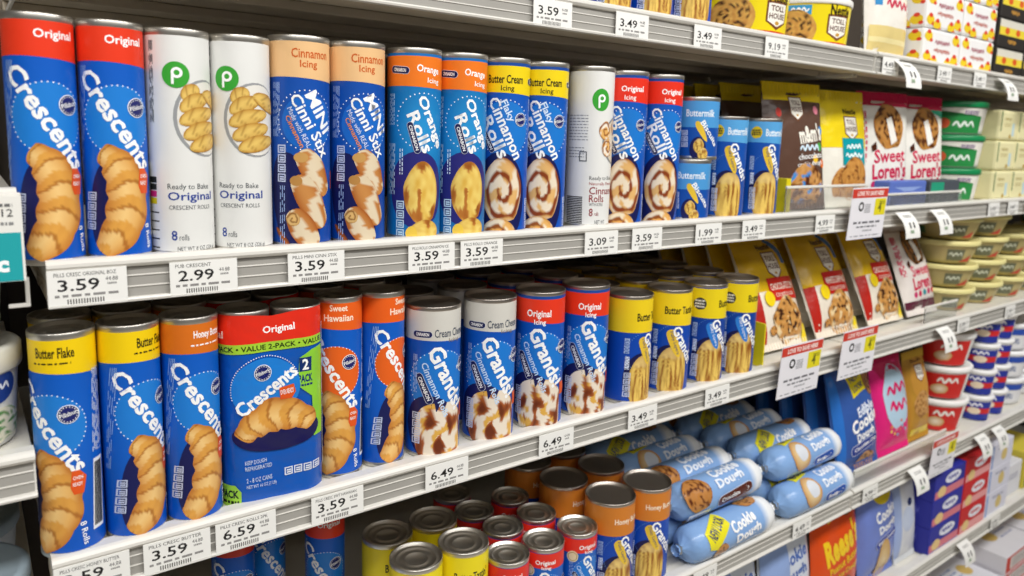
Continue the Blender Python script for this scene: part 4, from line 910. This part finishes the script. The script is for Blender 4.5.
for c_, (x, n_) in enumerate([(1.726, 4), (1.872, 4), (2.018, 3), (2.164, 3), (2.31, 4)]):
    for i in range(n_): tub('tub_tan', 'tan tub with cream lid, %s in the %s tan stack' % (['lowest', 'second lowest', 'third', 'topmost'][i], ['nearest', 'second', 'third', 'fourth', 'farthest'][c_]), x, .08, Z3+.0004+.0515*i, 0, 'stacked tan tubs')
tub_design('tub_red', .066, .054, .076, '#eceae6', '#f0efec', lambda A, H: (A.rect('label', 34, H*.2, 98, H*.97, '#cf2420'), A.scrawl('lettering', 58, 86, H*.42, 10, '#f4f0ea'), A.blob('picture', 62, H*.68, 12, 7, lambda a, b, c, d: mix(lin('#f4ead8'), lin('#c89a5a'), a), 4, 18), A.lines('lettering', 10, H*.3, 28, H*.6, 6, '#8a8a8a', th=1), A.lines('lettering', 12, H*.66, 26, H*.92, 8, '#333333', True, 1.2, False)), .012)
for i in range(3): tub('tub_red', 'white and red tub, %s of the red stack' % ['bottom', 'middle', 'top'][i], 1.775, .082, Z4+.0004+.0765*i, -10, 'red labelled tubs')
tub_design('tub_blue', .036, .031, .062, '#e9e8e8', '#f2f1f0', lambda A, H: (A.rect('label', 4, H*.22, 96, H*.97, '#27379a'), A.rect('label', 4, H*.48, 96, H*.7, '#cf2a2c'), A.scrawl('lettering', 34, 70, H*.36, 12, '#f4f4fa'), A.blob('picture', 52, H*.6, 16, 9, lambda a, b, c, d: lin('#f0dcc0'), 3, 16)), .01)
for c_, x in enumerate((1.905, 1.985)):
    for i in range(4): tub('tub_blue', 'small blue and red tub, %s in the %s column' % (['lowest', 'second lowest', 'third', 'topmost'][i], ['left', 'right'][c_]), x, .046, Z4+.0004+.0625*i, 0, 'small blue tubs')
tub_design('tub_white', .064, .056, .07, '#e8e8ea', '#f4f4f4', lambda A, H: (A.rect('label', 2, H*.2, 98, H*.42, '#2a50b0'), A.lines('lettering', 40, H*.55, 80, H*.75, 3, '#7a86a8', th=1.4)), .011)
for c_, x in enumerate((2.10, 2.245, 2.39)):
    for i in range(3): tub('tub_white', 'large white tub with blue stripe, %s in the %s white column' % (['bottom', 'middle', 'top'][i], ['near', 'middle', 'far'][c_]), x, .078, Z4+.0004+.0705*i, 0, 'large white tubs')
def art_toll(A, H):
    A.rect('label', 1, H*.14, 99, H*.86, '#ecd61a'); A.rect('label', 1, H*.86, 99, H*.98, '#d0301c'); A.rect('logo', 30, H*.18, 48, H*.36, '#3a9ad0'); A.scrawl('logo', 32, 46, H*.27, 4, '#ffffff')
    A.text('Nestle', (64, H*.26), (88, H*.26), 9, '#2a1a10', .03); shield(A, 74, H*.34, 24, H*.5); A.blob('picture', 36, H*.64, 18, 15, cookie_col(3, '#e0b45c', '#3a1c10', None, .2), 9, 26)
tub_design('tub_toll', .074, .070, .080, '#f2ead0', '#f0eee8', art_toll, .012)
tub('tub_toll', 'large yellow and red cookie dough tub beside biscuit cans on top shelf', .965, .09, Z1+.0004, 16, 'yellow cookie dough tubs')
tub('tub_toll', 'large yellow and red cookie dough tub beside white bag on top shelf', 1.135, .09, Z1+.0004, 14, 'yellow cookie dough tubs')
def art_salad(A, H): A.blob('picture', 66, H*.78, 24, H*.16, lambda a, b, c, d: mix(lin('#e8e2c8'), lin('#4f8a3a'), 1 if nz(c*4, d*4, 2) > .1 else 0), 7, 24, .2); A.ell('logo', 62, H*.38, 14, 10, '#24408c'); A.scrawl('logo', 54, 70, H*.38, 6, '#e4e8f4')
tub_design('tub_dip', .050, .045, .081, '#e9e7de', '#d4d3ca', art_salad, .02)
tub('tub_dip', 'white dip tub with pale lid on left shelf, lower one', -.0235, .058, -.2536, 25, 'white dip tubs at the left edge'); tub('tub_dip', 'white dip tub at left edge, stacked upper one', -.030, .058, -.2536+.0815, 25, 'white dip tubs at the left edge')
tub_design('tub_grey', .052, .047, .075, '#c4ccd2', '#9fb0ba', None, .014)
tub('tub_grey', 'grey-lidded tub at the lower left edge, near one', -.030, .058, -.4396, 0, 'grey-lidded tubs'); tub('tub_grey', 'grey-lidded tub at the lower left edge, back one', -.032, .170, -.4396, 0, 'grey-lidded tubs')
# ------------------------------------------------------------------ boxes and packs
def box_design(key, w_, d_, h_, base, front=None, side=None, top=None, bev=.0015):
    P = [('carton', boxes('carton', [(-w_/2, w_/2, -d_/2, d_/2, 0, h_)], bev, lin(base)), MC, None)]
    for nm, fn, ref, mp in (('front_print', front, FlatRef(w_, h_), lambda s, t, o: (s, -d_/2-o-.0001, min(h_, max(.0005, t)))), ('side_print', side, FlatRef(d_, h_), lambda s, t, o: (-w_/2-o-.0001, -s, min(h_, max(.0005, t)))), ('top_print', top, FlatRef(w_, d_), lambda s, t, o: (s, t-d_/2, h_+o+.0001))):
        if not fn: continue
        A = Art(ref); fn(A, 100*ref.h/ref.w)
        for pn, me in A.build(mp).items(): P.append((nm if pn == 'p' else pn, me, MC, 'carton'))
    DESIGN[key] = P
def box(key, label, x, y, z, yaw=0, group=None, name='food_box', cat='box'): return place(key, name, label, cat, (x, y, z), (0, 0, math.radians(yaw)), group)
def art_bb(c1, c2):
    def f(A, H): A.rect('front_print', 2, H*.62, 98, H*.9, c2); A.ell('front_print', 58, H*.32, 26, H*.2, '#e9eaf4', 24); A.scrawl('front_print', 40, 74, H*.32, H*.2, c1); A.blob('picture', 24, H*.7, 14, H*.2, lambda a, b, c, d: lin('#e8c88a'), 3, 16)
    return f
box_design('box_blue', .145, .14, .062, '#2a2f9a', art_bb('#2a2f9a', '#d87a86'), lambda A, H: A.lines('side_print', 20, H*.3, 80, H*.6, 3, '#5a60c0', th=3))
box_design('box_red', .135, .14, .062, '#c8242a', art_bb('#c8242a', '#e8a0a0'), lambda A, H: A.rect('side_print', 70, 3, 98, H-3, '#4a3fa0'))
box_design('box_white', .125, .14, .062, '#dcdcea', lambda A, H: (A.rect('front_print', 2, 2, 10, H-2, '#8fa6d8'), A.blob('picture', 60, H*.55, 14, H*.25, lambda a, b, c, d: lin('#d8c07a'), 3, 16), A.lines('front_print', 30, H*.2, 80, H*.32, 1, '#9a9ab0', th=3)))
for kk, x, nm_ in (('box_blue', 1.714, 'blue'), ('box_red', 1.859, 'red'), ('box_white', 1.992, 'white')):
    for i in range(3): box(kk, '%s flat carton, %s of the three in its stack' % (nm_, ['bottom', 'middle', 'top'][i]), x, .0725, Z5+.0004+.0622*i, 0, 'stacked cartons on the low shelf')
box_design('box_pale', .13, .13, .085, '#e4e4ea', lambda A, H: (A.rect('front_print', 2, 2, 12, H-2, '#c84a4a'), A.lines('front_print', 30, H*.3, 85, H*.5, 3, '#b0b0c0', th=2)))
box('box_pale', 'pale carton right of the white stack on low shelf', 2.125, .085, Z5, 0, 'cartons right of the stacks'); 
box_design('box_yellow', .15, .14, .10, '#d8c84a', lambda A, H: (A.rect('front_print', 4, H*.55, 60, H*.95, '#4a8a4a'), A.rect('front_print', 62, H*.55, 96, H*.95, '#3f6fb0')))
box('box_yellow', 'yellow carton with green patch at the far right low shelf', 2.275, .085, Z5, 0, 'cartons right of the stacks')
box_design('box_frost', .20, .15, .05, '#e6e4ea', lambda A, H: (A.rect('front_print', 1, 1, 99, H-1, '#cf3a2c'), A.rect('front_print', 14, H*.15, 86, H*.85, '#e0d6d4'), A.lines('front_print', 20, H*.25, 80, H*.75, 10, '#6a6a6a', True, 1.2, False)), None, lambda A, H: (A.blob('picture', 40, H*.5, 14, 10, lambda a, b, c, d: lin('#d8b86a'), 3, 16), A.lines('top_print', 55, H*.3, 90, H*.7, 3, '#9aa0c0', th=2)))
box_design('box_frost_blue', .20, .15, .05, '#e6e6ee', lambda A, H: A.rect('front_print', 1, 1, 99, H-1, '#2f62b8'), None, lambda A, H: (A.lines('top_print', 15, H*.3, 60, H*.7, 4, '#8fa0c8', th=2), A.blob('picture', 75, H*.5, 12, 10, lambda a, b, c, d: lin('#d8b86a'), 3, 16)))
k_ = 0
for x, y, n_ in ((2.05, .09, 1), (2.26, .09, 2), (2.47, .09, 2), (2.68, .09, 3), (1.84, .09, 1), (2.26, .25, 2), (2.47, .25, 3), (2.68, .25, 3), (2.05, .25, 1)):
    for i in range(n_):
        kk = 'box_frost' if (k_ % 3) else 'box_frost_blue'; k_ += 1
        box(kk, 'white carton with %s edge on bottom deck, level %s, column %s%s' % ('red' if kk == 'box_frost' else 'blue', ['one', 'two', 'three'][i], {2.05: 'two', 2.26: 'three', 2.47: 'four', 2.68: 'five', 1.84: 'one'}[x], ' rear' if y > .2 else ''), x, y, Z6+.05*i+.0005, 0, 'white cartons on the bottom deck')
# pale yellow soft packs
box_design('pack_butter', .094, .10, .0635, '#e6dfae', lambda A, H: (A.rect('front_print', 4, H*.04, 8, H*.7, '#4f7a4a'), A.scrawl('front_print', 22, 58, H*.3, 9, '#b8a86a'), A.lines('front_print', 22, H*.42, 58, H*.55, 2, '#c0b070', th=1.6), A.rect('front_print', 66, H*.42, 78, H*.85, '#bcd6de'), A.ell('picture', 58, H*.86, 6, 5, '#b89a4a')), None, None, .006)
for c_ in range(6):
    for i in range(3): box('pack_butter', 'pale yellow butter pack, %s row, %s from the green tubs' % (['bottom', 'middle', 'top'][i], ['first', 'second', 'third', 'fourth', 'fifth', 'sixth'][c_]), 1.815+.0965*c_, .062, Z2+.064*i, 0, 'pale yellow butter packs', 'butter_pack', 'pack')
def art_pat(A, H):
    rn = random.Random(3)
    for i, (x, y) in enumerate([(12, H*.22), (86, H*.22), (12, H*.78), (86, H*.78), (30, H*.9), (68, H*.9)]):
        A.ell('front_print', x, y, 10, H*.14, '#e8c81c', 18); A.ell('front_print', x, y-H*.12, 5, H*.06, '#d8391c', 12); A.ell('front_print', x+7, y+H*.1, 4, H*.05, '#d8391c', 12)
    A.scrawl('lettering', 30, 70, H*.36, H*.16, '#a0485a'); A.scrawl('lettering', 28, 72, H*.58, H*.14, '#b85a4a', 4)
box_design('pack_pattern', .145, .12, .064, '#ecebea', art_pat, art_pat, None, .005)
for c_ in range(2):
    for i in range(3): box('pack_pattern', 'white pack with yellow and red flowers, %s in %s column' % (['bottom', 'middle', 'top'][i], ['left', 'right'][c_]), 1.468+.15*c_, .072, Z1+.0645*i, 0, 'flower patterned packs', 'patterned_pack', 'pack')
box_design('pack_black', .135, .12, .058, '#2a2622', lambda A, H: (A.rect('front_print', 2, H*.05, 98, H*.3, '#d8d4c6'), A.rect('front_print', 2, H*.3, 98, H*.58, '#e6cf3a'), A.ell('picture', 30, H*.42, 8, H*.12, '#d85a1c', 14), A.ell('picture', 70, H*.42, 8, H*.12, '#d85a1c', 14), A.scrawl('lettering', 36, 66, H*.78, H*.18, '#c8923a')), None, None, .002)
for c_ in range(4):
    for i in range(4): box('pack_black', 'black pack with yellow band, %s in %s black column' % (['lowest', 'second lowest', 'third', 'topmost'][i], ['first', 'second', 'third', 'fourth'][c_]), 1.772+.142*c_, .072, Z1+.0588*i, 0, 'black packs on the top shelf', 'black_pack', 'pack')
box_design('pack_lav', .135, .06, .045, '#5a72c0', lambda A, H: (A.poly('front_print', [(12, 8), (88, 8), (62, H*.4), (38, H*.4)], '#8fa6dc'), A.rect('front_print', 2, H*.62, 98, H-2, '#3f4f8c')), None, None, .003)
box('pack_lav', 'small lavender blue pack in the acrylic tray before pink pouches', 1.385, .0205, Z2+.002, 0, None, 'tray_pack', 'pack').scale = (1, .5, 1)
box_design('pack_teal', .125, .06, .045, '#4a5058', lambda A, H: A.rect('front_print', 4, 3, 46, H*.55, '#1f9a78'), None, None, .003)
box('pack_teal', 'small grey pack with green patch in the acrylic tray', 1.53, .0205, Z2+.002, 0, None, 'tray_pack', 'pack').scale = (1, .5, 1)
# ------------------------------------------------------------------ acrylic front guards
def guard(x0, x1, z, h, label):
    L = x1-x0; t = thing('acrylic_guard', label, 'shelf guard', (x0, .0025, z+.0005), group='clear acrylic shelf guards')
    obj('panel', boxes('panel', [(0, L, 0, .002, 0, h)], .0004), MACR, t); obj('edge_strip', boxes('edge_strip', [(0, L, -.0008, .0028, h, h+.004)], .0008), MW, t)
guard(1.0, 1.235, Z2, .04, 'clear acrylic guard before the brown and teal pouches'); guard(1.30, 1.60, Z2, .022, 'clear acrylic guard before the pink-lettered pouches')
guard(1.50, 1.64, Z3, .035, 'clear acrylic guard before the fudge pouch'); guard(1.29, 1.66, Z4, .034, 'clear acrylic guard before the blue and pink pouches')
t = thing('shelf_divider', 'yellow plastic divider between biscuit cans and cookie pouches', 'divider', (.985, .01, Z3)); obj('plate', boxes('plate', [(0, .003, 0, .06, 0, .07)], .0006), mat('yellow_plastic', '#e4d21c', .35), t)
t = thing('shelf_divider', 'yellow plastic divider beside the light blue biscuit can', 'divider', (1.01, .01, Z2)); obj('plate', boxes('plate', [(0, .012, 0, .02, 0, .055)], .0006), bpy.data.materials['yellow_plastic'], t)
# ------------------------------------------------------------------ hanging sale signs
def sign_design():
    A = Art(FlatRef(.112, .086))
    A.rect('header', 0, 2, 100, 15, '#cf3a28'); A.text('LOVE TO SAVE HERE', (13, 8.5), (87, 8.5), 7, '#fbeee8', .03)
    A.rect('offer_patch', 66, 17, 98, 42, '#e6d81c'); A.text('4', (76, 30), (86, 30), 15, '#6a6a1a', .02); A.lines('lettering', 78, 20, 94, 26, 2, '#7a7a20', th=1)
    A.ring('lettering', 28, 28, 7, 3, '#1c1c1c'); A.lines('lettering', 38, 24, 54, 38, 5, '#9a9a9e', th=1.2)
    A.lines('lettering', 12, 50, 90, 54, 1, '#6a6a70', th=2.2); A.lines('lettering', 22, 57, 78, 60, 1, '#7a7a80', th=1.8); A.lines('lettering', 40, 63, 66, 66, 1, '#8a8a90', th=1.4); A.lines('lettering', 8, 71, 92, 73, 1, '#a0a0a6', th=1.2)
    P = [('card', boxes('card', [(-.056, .056, -.0005, .0005, 0, .086)], 0, lin('#eceaf0')), MC, None)]
    for pn, me in A.build(lambda s, t, o: (s, -.0006-o, t), 0, 0, .00015).items(): P.append((pn, me, MC, 'card'))
    P.append(('clip', boxes('clip', [(-.012, .012, .0006, .006, .045, .055)], .001), MRAIL, None)); DESIGN['sale_sign'] = P
sign_design()
for x, z, l in ((1.208, -.153, 'red-headed sale sign hanging under the teal panelled pouch'), (1.048, -.394, 'red-headed sale sign nearest the yellow-topped biscuit cans'), (1.222, -.394, 'red-headed sale sign below the fudge and yellow pouches'), (1.612, -.676, 'red-headed sale sign hanging above the blue cartons')):
    place('sale_sign', 'sale_sign', l, 'sign', (x, -.014, z), (math.radians(3), 0, 0), 'hanging sale signs')
A = Art(FlatRef(.11, .062)); A.rect('panel_print', 0, 24, 98.5, 56, '#1aa2a8'); A.text('c', (84, 46), (91, 46), 8, '#ffffff', .05); A.text('.12', (86, 11), (95, 11), 5, '#3a3a3a', .0); A.lines('lettering', 76, 5, 95, 7, 1, '#6a6a6a', th=1.4); A.lines('lettering', 80, 17, 95, 19, 1, '#8a8a8a', th=1.4)
P = [('card', boxes('card', [(-.055, .055, -.0008, .0008, 0, .062)], 0, lin('#eceae4')), MC, None)]
for pn, me in A.build(lambda s, t, o: (s, -.0009-o, t), 0, 0, .00015).items(): P.append((pn, me, MC, 'card'))
P.append(('clip', boxes('clip', [(-.055, .055, .0009, .005, .046, .064)], .001), MRAIL, None)); DESIGN['teal_sign'] = P
place('teal_sign', 'shelf_sign', 'white and teal shelf sign at the left edge', 'sign', (-.0225, -.0125, -.1145), (0, 0, 0))
# curled tags that stick out of the far rails
def flag_design():
    v, f = [], []; n = 10; w_ = .026
    for i in range(n+1):
        q = i/n; an = q*1.5; y = -.03*math.sin(an)*.8; z = -.045*q+.006*math.sin(an*2)
        for x in (-w_, w_): v.append((x, y, z))
    for i in range(n): f.append([2*i, 2*i+1, 2*i+3, 2*i+2])
    b = len(v); v += [(x, y+.0006, z-.0004) for x, y, z in v]; f += [[k+b for k in reversed(q)] for q in f[:n]]
    P = [('card', mesh_from('card', v, f, [lin('#efeeea')]*len(v)), MC, None)]
    def mp(s, t, o):
        q = max(0, min(1, (.045-t)/.045)); an = q*1.5; return (s, -.03*math.sin(an)*.8-.0006-o, -.045*q+.006*math.sin(an*2))
    A = Art(FlatRef(.052, .045)); A.text('1', (36, 52), (44, 52), 17, '#2c2830', .05); A.text('1', (62, 52), (70, 52), 17, '#2c2830', .05); A.lines('lettering', 26, 14, 80, 26, 2, '#8a8a86', th=2); A.rect('lettering', 34, 66, 56, 74, '#8fa48a')
    for pn, me in A.build(mp, 0, .0045, .0002).items(): P.append((pn, me, MC, 'card'))
    DESIGN['flag'] = P
flag_design()
for x, z, l in ((1.345, Z2, 'on upper far rail under the left pink-lettered pouch'), (1.475, Z2, 'on upper far rail under the right pink-lettered pouch'), (1.29, Z1, 'on far top rail above the pink-lettered pouches'), (1.70, Z1, 'on far top rail above the green tubs'), (1.86, Z1, 'on far top rail above the pale packs'), (1.555, Z3, 'on the rail under the fudge pouch'), (1.505, Z4, 'on the rail below the pink pouch'), (1.81, Z4, 'on the rail below the red tubs'), (1.9, Z4, 'on the rail below the small blue tubs'), (1.79, Z5, 'on the low rail under the red cartons'), (1.93, Z2, 'on upper far rail under the pale yellow packs')):
    place('flag', 'curled_tag', 'curled white tag sticking out '+l, 'price tag', (x, -.0066, z+LIPUP-.012), (0, 0, 0), 'curled tags on the far rails')
